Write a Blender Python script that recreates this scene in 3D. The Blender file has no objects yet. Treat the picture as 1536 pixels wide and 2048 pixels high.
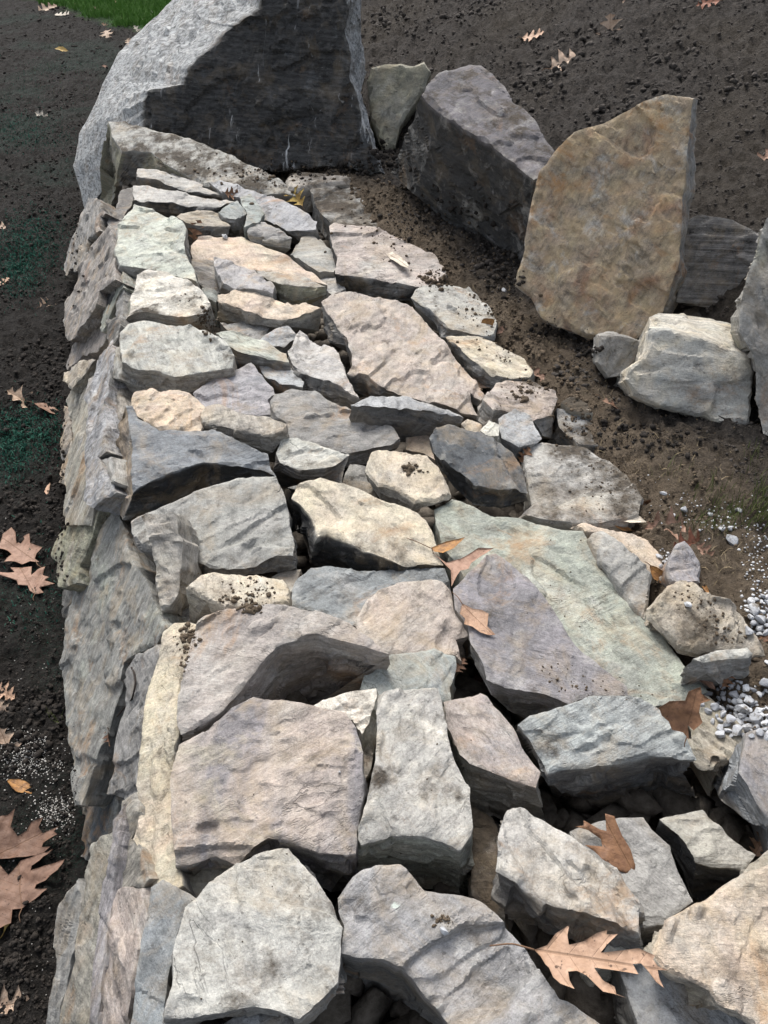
import bpy, math, random
import numpy as np
from mathutils import Vector, Matrix, geometry

random.seed(7)
RNG = np.random.default_rng(11)
scene = bpy.context.scene
C = scene.collection

# ------------------------------------------------------------------ camera, light, exposure
PITCH, FPX, CAM_H = math.radians(41.0), 1607.0, 1.05
cam = bpy.data.cameras.new('camera')
cam.sensor_fit = 'VERTICAL'
cam.angle = 2 * math.atan(1024 / FPX)
cam.clip_start, cam.clip_end = 0.02, 400
cam_ob = bpy.data.objects.new('camera', cam)
cam_ob.location = (0, 0, CAM_H)
cam_ob.rotation_euler = (math.radians(90) - PITCH, 0, 0)
C.objects.link(cam_ob)
scene.camera = cam_ob

SUN_EL, SUN_AZ = math.radians(52), math.radians(-17)      # azimuth clockwise from +Y
world = bpy.data.worlds.new('World')
scene.world = world
world.use_nodes = True
wn = world.node_tree
sky = wn.nodes.new('ShaderNodeTexSky')
sky.sky_type = 'NISHITA'
sky.sun_disc = False
sky.sun_elevation = SUN_EL
sky.sun_rotation = SUN_AZ
sky.air_density = 1.0
sky.dust_density = 3.0
sky.ozone_density = 0.6
bg = wn.nodes['Background']
bg.inputs['Strength'].default_value = 0.125
soft = wn.nodes.new('ShaderNodeHueSaturation')          # thin high overcast: a whiter sky than clear air gives
soft.inputs['Saturation'].default_value = .42
wn.links.new(sky.outputs[0], soft.inputs['Color'])
wn.links.new(soft.outputs[0], bg.inputs['Color'])

sun = bpy.data.lights.new('sun', 'SUN')
sun.energy = 1.9
sun.angle = math.radians(34)
sun.color = (1.0, 0.965, 0.91)
sun_ob = bpy.data.objects.new('sun', sun)
sd = Vector((math.sin(SUN_AZ) * math.cos(SUN_EL), math.cos(SUN_AZ) * math.cos(SUN_EL), math.sin(SUN_EL)))
sun_ob.rotation_euler = sd.to_track_quat('Z', 'Y').to_euler()
sun_ob.location = (-3, 6, 8)
C.objects.link(sun_ob)

scene.view_settings.view_transform = 'Standard'
scene.view_settings.look = 'None'
scene.view_settings.gamma = 1.0
scene.view_settings.exposure = 1.02
scene.view_settings.use_curve_mapping = False

# ------------------------------------------------------------------ geometry of the place
CAM = np.array([0.0, 0.0, CAM_H])
SP, CP = math.sin(PITCH), math.cos(PITCH)

def ray(x, y):
    a = (x - 768) / FPX
    b = -(y - 1024) / FPX
    return np.array([a, b * SP + CP, b * CP - SP])

def at_z(x, y, z=0.0):
    r = ray(x, y)
    return CAM + (z - CAM_H) / r[2] * r

def at_plane(x, y, p0, n):
    r = ray(x, y)
    return CAM + np.dot(p0 - CAM, n) / np.dot(r, n) * r

# ---- vectorised noise
def _hash(ix, iy, iz, seed):
    h = (ix.astype(np.uint32) * np.uint32(374761393) + iy.astype(np.uint32) * np.uint32(668265263)
         + iz.astype(np.uint32) * np.uint32(2147483647) + np.uint32((seed * 974711) & 0xffffffff))
    h = (h ^ (h >> np.uint32(13))) * np.uint32(1274126177)
    h = (h ^ (h >> np.uint32(16))) * np.uint32(2246822519)
    h = h ^ (h >> np.uint32(15))
    return h.astype(np.float64) / 4294967295.0

def vnoise(p, seed=0):
    i = np.floor(p).astype(np.int64)
    f = p - i
    f = f * f * f * (f * (f * 6 - 15) + 10)
    out = 0
    for dx in (0, 1):
        wx = f[:, 0] if dx else 1 - f[:, 0]
        for dy in (0, 1):
            wy = f[:, 1] if dy else 1 - f[:, 1]
            for dz in (0, 1):
                wz = f[:, 2] if dz else 1 - f[:, 2]
                out = out + wx * wy * wz * _hash(i[:, 0] + dx, i[:, 1] + dy, i[:, 2] + dz, seed)
    return out * 2 - 1

def fbm(p, seed=0, octaves=4, gain=0.5):
    a, s, tot = 1.0, 0.0, 0.0
    for o in range(octaves):
        s = s + a * vnoise(p * 2 ** o + 17.3 * o, seed + o * 7)
        tot += a
        a *= gain
    return s / tot

def facets(p, seed=0, slope=.3):
    """broken-rock relief: every cell of a jittered 3-D lattice is its own tilted little plane"""
    i0 = np.floor(p).astype(np.int64)
    best = np.full(len(p), 1e9); out = np.zeros(len(p))
    for dx in (-1, 0, 1):
        for dy in (-1, 0, 1):
            for dz in (-1, 0, 1):
                c = i0 + np.array([dx, dy, dz])
                h = [_hash(c[:, 0], c[:, 1], c[:, 2], seed + k * 13) for k in range(6)]
                d = p - (c + np.stack(h[:3], 1))
                r = (d ** 2).sum(1)
                val = (d * (np.stack(h[3:], 1) * 2 - 1)).sum(1) * slope + (h[3] - .5) * slope * .55
                m = r < best
                best = np.where(m, r, best); out = np.where(m, val, out)
    return out

def smooth(a, b, x):
    t = np.clip((x - a) / (b - a), 0, 1)
    return t * t * (3 - 2 * t)

XL = ([-3, .3, .52, .91, 1.24, 1.98, 2.48, 3.92, 5, 60], [.2, -.28, -.32, -.37, -.52, -.73, -.85, -1.26, -1.45, -1.3])
XB = ([-3, .3, .52, .96, 1.57, 2.16, 3.05, 4.55, 6, 60], [.1, -.52, -.57, -.68, -.87, -1.06, -1.30, -1.70, -1.75, -1.7])
XR = ([-3, .3, .71, 1.1, 1.31, 1.66, 2.07, 2.56, 3.18, 3.6, 5, 60], [1.5, .75, .57, .50, .51, .43, .29, .07, -.20, -.36, -.7, -.5])

def ground_z(X, Y, fine=True):
    X = np.asarray(X, float); Y = np.asarray(Y, float)
    xl, xb, xr = np.interp(Y, *XL), np.interp(Y, *XB), np.interp(Y, *XR)
    z = -0.45 + 0.315 * smooth(xb + .06, xl + .10, X)
    z = z + 0.14 * smooth(xr - .13, xr + .02, X)
    q = (X - .03) * .924 + (Y - 3.24) * .382
    qq = np.clip(q - .08, 0, None)
    z = z + smooth(xr - .3, xr + .25, X) * (0.38 * np.minimum(qq, 6) + 0.08) * smooth(0, .22, qq)
    if fine:
        p = np.stack([X, Y, X * 0], 1)
        und = fbm(p * 2.2, 3, 3)
        lum = fbm(p * 16, 5, 3)
        bil = 1 - np.abs(fbm(p * 42, 9, 3)) * 2
        fin = vnoise(p * 110, 15)
        out = (X < xl) | (X > xr - .05)
        amp = np.where(X < xl, 0.8, 1.0) * np.where(out, 1, 0.3)
        z = z + amp * (und * .025 + lum * .016 + bil * .011 + fin * .008 + vnoise(p * 55, 16) * .007)
    return z

def at_ground(x, y):
    z = -0.2
    for _ in range(25):
        p = at_z(x, y, min(z, CAM_H - .05))
        z = 0.5 * z + 0.5 * float(ground_z([p[0]], [p[1]], False)[0])
    return at_z(x, y, z)

# ------------------------------------------------------------------ object helpers
def tag(o, label=None, cat=None, group=None, kind=None):
    if label: o['label'] = label
    if cat: o['category'] = cat
    if group: o['group'] = group
    if kind: o['kind'] = kind
    return o

def empty(name, loc):
    o = bpy.data.objects.new(name, None)
    o.location = loc
    o.empty_display_size = .05
    C.objects.link(o)
    return o

def mesh_from(name, V, F, smooth_angle=None, smooth_all=False):
    me = bpy.data.meshes.new(name)
    V = np.asarray(V, np.float32)
    tri = isinstance(F, np.ndarray)
    if tri:
        k = F.shape[1]
        me.vertices.add(len(V)); me.vertices.foreach_set('co', V.ravel())
        me.loops.add(F.size); me.loops.foreach_set('vertex_index', F.ravel().astype(np.int32))
        me.polygons.add(len(F))
        me.polygons.foreach_set('loop_start', np.arange(0, F.size, k, dtype=np.int32))
        me.polygons.foreach_set('loop_total', np.full(len(F), k, np.int32))
        me.update(calc_edges=True)
    else:
        me.from_pydata(V.tolist(), [], F)
    me.validate()
    if smooth_all or smooth_angle:
        me.polygons.foreach_set('use_smooth', [True] * len(me.polygons))
        if smooth_angle:
            me.set_sharp_from_angle(angle=math.radians(smooth_angle))
    return me

def link(name, me, mat, parent=None):
    o = bpy.data.objects.new(name, me)
    if mat: 
        if len(me.materials) == 0: me.materials.append(mat)
    C.objects.link(o)
    if parent: o.parent = parent
    return o

# ------------------------------------------------------------------ materials
class NT:
    def __init__(self, name):
        self.m = bpy.data.materials.new(name); self.m.use_nodes = True
        self.t = self.m.node_tree
        self.b = self.t.nodes['Principled BSDF']
    def n(self, typ, **kw):
        nd = self.t.nodes.new(typ)
        for k, v in kw.items(): setattr(nd, k, v)
        return nd
    def l(self, a, b): self.t.links.new(a, b)
    def put(self, sock, v):
        if hasattr(v, 'is_output'): self.l(v, sock)
        else: sock.default_value = v
    def math(self, op, a, b=0.0, c=0.0, clamp=False):
        nd = self.n('ShaderNodeMath', operation=op, use_clamp=clamp)
        for i, v in enumerate((a, b, c)): self.put(nd.inputs[i], v)
        return nd.outputs[0]
    def mix(self, f, a, b, blend='MIX'):
        nd = self.n('ShaderNodeMix', data_type='RGBA', blend_type=blend)
        self.put(nd.inputs['Factor'], f)
        self.put(nd.inputs[6], a if hasattr(a, 'is_output') else (*a, 1)[:4])
        self.put(nd.inputs[7], b if hasattr(b, 'is_output') else (*b, 1)[:4])
        return nd.outputs[2]
    def vmul(self, v, xyz):
        nd = self.n('ShaderNodeVectorMath', operation='MULTIPLY')
        self.l(v, nd.inputs[0]); nd.inputs[1].default_value = xyz
        return nd.outputs[0]
    def noise(self, v, scale, detail=4, rough=.55, dist=0.0, lo=None, hi=None):
        nd = self.n('ShaderNodeTexNoise')
        self.l(v, nd.inputs['Vector'])
        nd.inputs['Scale'].default_value = scale; nd.inputs['Detail'].default_value = detail
        nd.inputs['Roughness'].default_value = rough; nd.inputs['Distortion'].default_value = dist
        o = nd.outputs['Fac']
        if lo is not None: o = self.ramp(o, lo, hi)
        return o
    def ramp(self, v, lo, hi, a=0.0, b=1.0):
        nd = self.n('ShaderNodeMapRange')
        self.put(nd.inputs[0], v)
        for i, k in enumerate((lo, hi, a, b)): nd.inputs[1 + i].default_value = k
        return nd.outputs[0]
    def attr(self, name, out='Color'):
        nd = self.n('ShaderNodeAttribute', attribute_type='OBJECT', attribute_name=name)
        return nd.outputs[out]

def rock_material():
    k = NT('split_rock')
    tc = k.n('ShaderNodeTexCoord').outputs['Object']
    rnd = k.n('ShaderNodeObjectInfo').outputs['Random']
    off = k.n('ShaderNodeCombineXYZ')
    k.l(k.math('MULTIPLY', rnd, 37.0), off.inputs[0]); k.l(k.math('MULTIPLY', rnd, 91.0), off.inputs[1])
    add = k.n('ShaderNodeVectorMath', operation='ADD'); scl = k.n('ShaderNodeVectorMath', operation='SCALE'); k.l(tc, scl.inputs[0]); k.l(k.ramp(rnd, 0, 1, .62, 1.35), scl.inputs['Scale']); k.l(scl.outputs[0], add.inputs[0]); k.l(off.outputs[0], add.inputs[1])
    v = add.outputs[0]
    rot = k.n('ShaderNodeVectorRotate', rotation_type='Z_AXIS'); k.l(v, rot.inputs['Vector']); k.l(k.math('MULTIPLY', rnd, 6.3), rot.inputs['Angle'])
    vr = rot.outputs[0]
    lay = k.vmul(v, (1.0, 1.0, 7.0))
    str_ = k.vmul(vr, (1.2, 7.0, 9.0))
    A, B, S = k.attr('col_a'), k.attr('col_b'), k.attr('col_s')
    mb, dirt, band = k.attr('mix_b', 'Fac'), k.attr('dirt', 'Fac'), k.attr('band', 'Fac')
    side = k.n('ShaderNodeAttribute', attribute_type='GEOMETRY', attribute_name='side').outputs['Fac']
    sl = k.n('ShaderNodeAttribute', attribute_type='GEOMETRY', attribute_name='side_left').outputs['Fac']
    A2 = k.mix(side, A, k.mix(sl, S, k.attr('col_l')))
    patch = k.noise(vr, 7.0, 5, .6, .6)
    pm = k.math('ADD', patch, k.math('MULTIPLY', mb, .5))
    col = k.mix(k.ramp(pm, .62, .78), A2, B)
    hb = k.noise(k.vmul(tc, (.5, 16.0, 16.0)), 4.5, 5, .7, .15)
    hba = k.attr('hband', 'Fac')
    st = k.noise(k.vmul(tc, (1.0, .10, .2)), 13.0, 3, .55, .25, .46, .56)
    col = k.mix(k.math('MULTIPLY', st, k.attr('stripe', 'Fac')), col, B)
    pc = k.math('MULTIPLY', k.noise(v, 10.0, 6, .66, .5, .54, .66), k.attr('mix_c', 'Fac'))
    col = k.mix(pc, col, k.attr('col_c'))
    # broad value drift and mottling
    m1 = k.noise(lay, 11.0, 6, .62, .3)
    m2 = k.noise(lay, 46.0, 7, .68)
    m3 = k.noise(v, 210.0, 4, .7)
    bn = k.noise(str_, 13.0, 6, .65, .2)
    val = k.math('ADD', k.ramp(m1, .28, .72, .66, 1.24), k.ramp(m2, .3, .7, -.27, .25))
    val = k.math('ADD', val, k.ramp(m3, .3, .7, -.19, .17))
    val = k.math('ADD', val, k.ramp(k.noise(v, 520.0, 2, .6),   .3, .7, -.13, .13))
    val = k.math('ADD', val, k.math('MULTIPLY', band, k.ramp(bn, .32, .68, -.38, .38)))
    val = k.math('ADD', val, k.math('MULTIPLY', hba, k.ramp(hb, .36, .64, -.55, .55)))
    hs = k.n('ShaderNodeHueSaturation'); k.l(col, hs.inputs['Color']); k.l(val, hs.inputs['Value'])
    k.l(k.ramp(m1, .3, .7, .75, 1.2), hs.inputs['Saturation'])
    k.l(k.ramp(k.noise(v, 19.0, 3), .3, .7, .49, .51), hs.inputs['Hue'])
    col = hs.outputs[0]
    # warm weathering film, pale bruises, dark hairline cracks, grime pits
    stn = k.attr('stain', 'Fac')
    warm = k.noise(vr, 9.0, 6, .68, .8, .50, .68)
    col = k.mix(k.math('MULTIPLY', k.math('MULTIPLY', warm, .42), stn), col, (.40, .30, .18))
    umb = k.math('MULTIPLY', k.noise(v, 14.0, 8, .75, .6, .54, .68), stn)
    col = k.mix(k.math('MULTIPLY', umb, .50), col, (.13, .105, .075))
    rst = k.math('MULTIPLY', k.math('MULTIPLY', k.noise(vr, 5.0, 7, .72, .8, .575, .70), stn), .62)
    col = k.mix(rst, col, (.36, .20, .085))
    bruise = k.math('MULTIPLY', k.noise(str_, 31.0, 6, .75, .4, .63, .74), .55)
    col = k.mix(bruise, col, (.62, .60, .54))
    crk = k.math('ABSOLUTE', k.math('SUBTRACT', k.noise(k.vmul(vr, (1.0, 2.6, 5.0)), 4.2, 5, .62, .9), .5))
    crk_m = k.math('MULTIPLY', k.ramp(crk, .0, .009, 1, 0), k.noise(v, 7.0, 2, .5, 0, .52, .62))
    col = k.mix(k.math('MULTIPLY', crk_m, .24), col, (.035, .032, .030))
    vm = k.math('MULTIPLY', k.noise(k.vmul(vr, (4.2, 1.0, 1.0)), 3.4, 7, .72, .8, .615, .70), k.attr('vein', 'Fac'))
    col = k.mix(vm, col, (.55, .56, .56))
    pit = k.noise(v, 95.0, 3, .6, 0, .66, .72)
    col = k.mix(k.math('MULTIPLY', pit, .55), col, (.06, .055, .05))
    # rubbed pale arrises, also an edge highlight put into the colour
    geo = k.n('ShaderNodeNewGeometry')
    edge = k.math('MULTIPLY', k.ramp(geo.outputs['Pointiness'], .53, .62), k.noise(v, 40.0, 3, .6, 0, .42, .6))
    col = k.mix(k.math('MULTIPLY', edge, .45), col, (.60, .58, .52))
    lich = k.math('MULTIPLY', k.noise(v, 15.0, 5, .6, .2, .665, .69), k.attr('lichen', 'Fac'))
    col = k.mix(k.math('MULTIPLY', lich, .85), col, (.56, .61, .55))
    # soil smeared on the stone
    sep = k.n('ShaderNodeSeparateXYZ'); k.l(geo.outputs['Normal'], sep.inputs[0])
    up = k.ramp(sep.outputs[2], .35, .8)
    dn = k.math('ADD', k.noise(v, 8.0, 7, .72), k.math('MULTIPLY', dirt, .66))
    dm = k.math('MULTIPLY', k.ramp(dn, .62, .74), up)
    dcol = k.mix(k.noise(v, 120.0, 4, .7, 0, .35, .65), (.035, .028, .021), (.085, .066, .046))
    col = k.mix(k.math('MULTIPLY', dm, .93), col, dcol)
    k.l(col, k.b.inputs['Base Color'])
    k.l(k.ramp(m2, .3, .7, .72, .95), k.b.inputs['Roughness'])
    k.b.inputs['Specular IOR Level'].default_value = .25
    h = k.math('ADD', k.math('MULTIPLY', k.noise(lay, 38.0, 8, .72), .65), k.math('MULTIPLY', k.noise(lay, 150.0, 6, .75), .6))
    h = k.math('ADD', h, k.math('MULTIPLY', k.noise(str_, 22.0, 7, .7, .3), .75))
    h = k.math('ADD', h, k.math('MULTIPLY', k.noise(v, 420.0, 3, .7), .26))
    h = k.math('ADD', h, k.math('MULTIPLY', hb, k.math('MULTIPLY', hba, 2.5)))
    h = k.math('SUBTRACT', h, k.math('MULTIPLY', crk_m, .5))
    h = k.math('ADD', h, k.math('MULTIPLY', k.math('MULTIPLY', dm, k.noise(v, 160.0, 3)), .6))
    bp = k.n('ShaderNodeBump'); bp.inputs['Strength'].default_value = .8; bp.inputs['Distance'].default_value = .0060
    k.l(h, bp.inputs['Height']); k.l(bp.outputs[0], k.b.inputs['Normal'])
    return k.m

def soil_material(name, base_a, base_b, teal, brown):
    k = NT(name)
    geo = k.n('ShaderNodeNewGeometry'); P = geo.outputs['Position']
    n1 = k.noise(P, 60.0, 6, .7); n2 = k.noise(P, 4.0, 4, .6)
    col = k.mix(k.ramp(n1, .35, .68), base_a, base_b)
    if brown:
        sx = k.n('ShaderNodeSeparateXYZ'); k.l(P, sx.inputs[0])
        q = k.math('ADD', k.math('MULTIPLY', sx.outputs[0], .924), k.math('MULTIPLY', sx.outputs[1], .382))
        qn = k.math('ADD', q, k.math('MULTIPLY', k.math('SUBTRACT', n2, .5), .5))
        near = k.ramp(qn, 1.06, 1.24, 1, 0)
        c2 = k.mix(k.ramp(n1, .3, .7), (.085, .065, .047), (.250, .197, .142))
        col = k.mix(near, col, c2)
        big = k.noise(P, 1.3, 3, .5, 0, .52, .66)
        col = k.mix(k.math('MULTIPLY', big, .28), col, (.095, .078, .056))
    if teal:
        pt = k.math('MULTIPLY', k.noise(P, 1.5, 3, .55, 0, .50, .62), k.noise(P, 170.0, 4, .75, 0, .50, .60))
        col = k.mix(k.math('MULTIPLY', pt, .6), col, (.028, .090, .066))
        sx = k.n('ShaderNodeSeparateXYZ'); k.l(P, sx.inputs[0])
        ln = k.math('ADD', sx.outputs[1], k.math('MULTIPLY', sx.outputs[0], 1.13))
        ln = k.math('ADD', ln, k.math('MULTIPLY', n2, .9))
        col = k.mix(k.ramp(ln, 6.2, 6.5), col, (.045, .105, .028))
    sp = k.noise(P, 330.0, 2, .5, 0, .70, .74)
    col = k.mix(k.math('MULTIPLY', sp, .5), col, (.22, .19, .15))
    k.l(col, k.b.inputs['Base Color'])
    k.b.inputs['Roughness'].default_value = .95
    k.b.inputs['Specular IOR Level'].default_value = .15
    h = k.math('ADD', k.noise(P, 42.0, 8, .78), k.math('MULTIPLY', k.noise(P, 160.0, 5, .75), .55))
    bp = k.n('ShaderNodeBump'); bp.inputs['Strength'].default_value = 1.0; bp.inputs['Distance'].default_value = .03
    k.l(h, bp.inputs['Height']); k.l(bp.outputs[0], k.b.inputs['Normal'])
    return k.m

def plain(name, a, b, scale=60, rough=.9, bump=.004):
    k = NT(name)
    P = k.n('ShaderNodeNewGeometry').outputs['Position']
    n1 = k.noise(P, scale, 5, .7)
    k.l(k.mix(k.ramp(n1, .3, .7), a, b), k.b.inputs['Base Color'])
    k.b.inputs['Roughness'].default_value = rough
    k.b.inputs['Specular IOR Level'].default_value = .2
    if bump:
        bp = k.n('ShaderNodeBump'); bp.inputs['Strength'].default_value = .6; bp.inputs['Distance'].default_value = bump
        k.l(k.noise(P, scale * 2, 5, .7), bp.inputs['Height']); k.l(bp.outputs[0], k.b.inputs['Normal'])
    return k.m

def leaf_material():
    k = NT('dry_leaf')
    tc = k.n('ShaderNodeTexCoord').outputs['Object']
    A, B = k.attr('col_a'), k.attr('col_b')
    L = k.attr('leaf_len', 'Fac')
    sc = k.n('ShaderNodeVectorMath', operation='DIVIDE'); k.l(tc, sc.inputs[0]); rnd = k.n('ShaderNodeObjectInfo').outputs['Random']
    cb = k.n('ShaderNodeCombineXYZ')
    for i in range(3): k.l(L, cb.inputs[i])
    k.l(cb.outputs[0], sc.inputs[1])
    s = k.n('ShaderNodeSeparateXYZ'); k.l(sc.outputs[0], s.inputs[0])
    ay = k.math('ABSOLUTE', s.outputs[1])
    of = k.n('ShaderNodeVectorMath', operation='ADD'); k.l(sc.outputs[0], of.inputs[0]); cr = k.n('ShaderNodeCombineXYZ'); k.l(k.math('MULTIPLY', rnd, 53.0), cr.inputs[2]); k.l(cr.outputs[0], of.inputs[1])
    blot = k.noise(of.outputs[0], 5.0, 5, .65, .3, .42, .66)
    col = k.mix(blot, A, B)
    fine = k.noise(of.outputs[0], 38.0, 4, .7, 0, .3, .7)
    col = k.mix(k.math('MULTIPLY', fine, .22), col, (.10, .055, .03))
    rib = k.ramp(ay, .004, .014, 1, 0)
    vein = k.math('ABSOLUTE', k.math('SUBTRACT', k.math('FRACT', k.math('MULTIPLY', k.math('SUBTRACT', s.outputs[0], k.math('MULTIPLY', ay, .8)), 5.6)), .5))
    vm = k.math('MULTIPLY', k.ramp(vein, .0, .035, 1, 0), .45)
    lines = k.math('MAXIMUM', k.math('MULTIPLY', rib, .75), vm)
    col = k.mix(k.math('MULTIPLY', lines, .7), col, (.13, .07, .035))
    brn = k.noise(of.outputs[0], 2.6, 6, .7, .6, .50, .66)
    col = k.mix(k.math('MULTIPLY', brn, .68), col, (.13, .065, .035))
    spot = k.noise(of.outputs[0], 17.0, 3, .6, 0, .64, .68)
    col = k.mix(k.math('MULTIPLY', spot, .75), col, (.04, .022, .014))
    k.l(col, k.b.inputs['Base Color'])
    k.b.inputs['Roughness'].default_value = .62
    k.b.inputs['Specular IOR Level'].default_value = .3
    h = k.math('SUBTRACT', k.noise(sc.outputs[0], 9.0, 4, .6), k.math('MULTIPLY', lines, .5))
    bp = k.n('ShaderNodeBump'); bp.inputs['Strength'].default_value = .6; bp.inputs['Distance'].default_value = .003
    k.l(h, bp.inputs['Height']); k.l(bp.outputs[0], k.b.inputs['Normal'])
    return k.m

ROCK = rock_material()
SOIL_DARK = soil_material('dark_topsoil', (.012, .011, .010), (.045, .040, .036), True, False)
SOIL_BANK = soil_material('bank_soil', (.026, .023, .021), (.098, .086, .076), False, True)
LEAF = leaf_material()
STEM = plain('leaf_stem', (.10, .055, .035), (.20, .12, .07), 200, .7, 0)
CRUMB_DARK = plain('soil_crumb', (.014, .012, .011), (.045, .038, .032), 90, .95, .006)
CRUMB_BANK = plain('bank_soil_crumb', (.024, .021, .019), (.092, .080, .070), 90, .95, .006)
MULCH = plain('seed_mulch_fibre', (.020, .085, .060), (.055, .17, .12), 60, .9, 0)
TUFT = plain('tuft_blade', (.05, .075, .02), (.14, .16, .05), 40, .7, 0)
CRUMB_BROWN = plain('brown_soil_crumb', (.045, .033, .023), (.15, .115, .08), 90, .95, .006)
def pebble_material():
    k = NT('marble_chip')
    P = k.n('ShaderNodeNewGeometry').outputs['Position']; rnd = k.n('ShaderNodeObjectInfo').outputs['Random']
    c = k.mix(rnd, (.30, .31, .33), (.60, .61, .62))
    c = k.mix(k.noise(P, 120.0, 5, .7, 0, .45, .65), c, (.26, .26, .27))
    c = k.mix(k.noise(P, 60.0, 4, .7, 0, .56, .68), c, (.14, .12, .095))
    k.l(c, k.b.inputs['Base Color']); k.b.inputs['Roughness'].default_value = .8
    bp = k.n('ShaderNodeBump'); bp.inputs['Strength'].default_value = .6; bp.inputs['Distance'].default_value = .003
    k.l(k.noise(P, 190.0, 5, .7), bp.inputs['Height']); k.l(bp.outputs[0], k.b.inputs['Normal'])
    return k.m
PEBBLE = pebble_material()
GRANULE = plain('white_granule', (.30, .285, .26), (.55, .53, .50), 200, .8, 0)
GRASS = plain('grass_blade', (.045, .125, .020), (.13, .24, .05), 30, .7, 0)
TWIG = plain('dark_twig', (.012, .009, .008), (.04, .03, .024), 150, .8, .002)

# ------------------------------------------------------------------ stones
PAL = dict(
    tan=(.40, .35, .27), tangrey=(.36, .335, .29), grey=(.28, .28, .275), lgrey=(.42, .415, .395),
    blue=(.21, .235, .265), lblue=(.33, .355, .38), slate=(.085, .10, .118), dark=(.055, .056, .058),
    green=(.33, .36, .31), lgreen=(.45, .48, .42), cream=(.56, .49, .36), white=(.62, .60, .53),
    pink=(.42, .35, .31), mauve=(.34, .305, .29), purple=(.225, .215, .245), lpurple=(.33, .32, .345),
    orange=(.46, .31, .17), rust=(.34, .19, .10), peach=(.58, .45, .33), teal=(.30, .345, .335),
    brown=(.15, .115, .085), dgrey=(.17, .165, .16), red=(.30, .20, .17), olive=(.30, .29, .20),
    stained=(.40, .285, .165), rusty=(.36, .185, .075), black=(.04, .042, .045), ginger=(.40, .30, .20))

def pal(name):
    c = np.array(PAL[name]); g = c.mean(); c = c * .82 + .18 * g * np.array([1.06, 1.0, .90])
    return [float(x) for x in (g + (c - g) * .80) * np.array([1.015, 1.0, .97])]

def jag(m, L, rr):
    """broken edge: midpoint displacement, straight runs with sharp corners"""
    k = 1
    while k < m: k *= 2
    d = np.zeros(k + 1); step = k; a = min(.045 * L, .011 * max(1.0, L / .22))
    while step > 1:
        h = step // 2
        mid = np.arange(h, k, step)
        d[mid] = (d[mid - h] + d[mid + h]) / 2 + rr.uniform(-1, 1, len(mid)) * a * (rr.random(len(mid)) < .75)
        a *= .56; step = h
    return np.interp(np.arange(m) / m * k, np.arange(k + 1), d)

def subdivide_loop(Q, W, seg, amp, seed):
    """split every edge of loop Q (n,2) into short pieces with a ragged line; W (n,k) is interpolated along"""
    rr = np.random.default_rng(seed); n = len(Q); outQ, outW = [], []
    for i in range(n):
        a, b = Q[i], Q[(i + 1) % n]
        wa, wb = W[i], W[(i + 1) % n]
        L = np.linalg.norm(b - a)
        m = max(1, int(round(L / seg)))
        t = np.arange(m) / m
        nrm = np.array([-(b - a)[1], (b - a)[0]]) / max(L, 1e-6)
        pts = a + t[:, None] * (b - a)
        j = jag(m, L, rr)
        outQ.append(pts + j[:, None] * nrm)
        outW.append(wa + t[:, None] * (wb - wa))
    return np.concatenate(outQ), np.concatenate(outW)

def inside(poly, pts):
    x, y = pts[:, 0], pts[:, 1]
    c = np.zeros(len(pts), bool)
    x1, y1 = poly[:, 0], poly[:, 1]
    x2, y2 = np.roll(x1, -1), np.roll(y1, -1)
    for i in range(len(poly)):
        if y1[i] == y2[i]: continue
        k = ((y1[i] > y) != (y2[i] > y)) & (x < (x2[i] - x1[i]) * (y - y1[i]) / (y2[i] - y1[i]) + x1[i])
        c ^= k
    return c

def dist_to(poly, pts):
    d = np.full(len(pts), 1e9)
    for s in range(0, len(pts), 4000):
        p = pts[s:s + 4000]
        dd = ((p[:, None, :] - poly[None]) ** 2).sum(2)
        d[s:s + 4000] = np.sqrt(dd.min(1))
    return d

def fill(loop, seg):
    """triangulate a loop with a jittered hexagonal fill; the first len(loop) vertices are the loop"""
    lo, hi = loop.min(0), loop.max(0)
    gx = np.arange(lo[0], hi[0], seg); gy = np.arange(lo[1], hi[1], seg * .866)
    X, Y = np.meshgrid(gx, gy)
    X = X + (np.arange(len(gy)) % 2)[:, None] * seg / 2
    P = np.stack([X.ravel(), Y.ravel()], 1) + RNG.uniform(-.22, .22, (X.size, 2)) * seg
    if len(P):
        P = P[inside(loop, P)]
    if len(P):
        P = P[dist_to(loop, P) > .62 * seg]
    n = len(loop)
    vv = [Vector(q) for q in loop] + [Vector(q) for q in P]
    ed = [(i, (i + 1) % n) for i in range(n)]
    ov, oe, of, iv, ie, if_ = geometry.delaunay_2d_cdt(vv, ed, [], 0, 1e-7, True)
    Q = np.array([(v.x, v.y) for v in ov])
    mp = {}
    for i, src in enumerate(iv):
        for s_ in src: mp[s_] = i
    ring = [mp[i] for i in range(n)]
    tris = np.array([f for f in of if len(f) == 3], int).reshape(-1, 3)
    tris = tris[inside(loop, Q[tris].mean(1))]
    return Q, tris, ring

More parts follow.
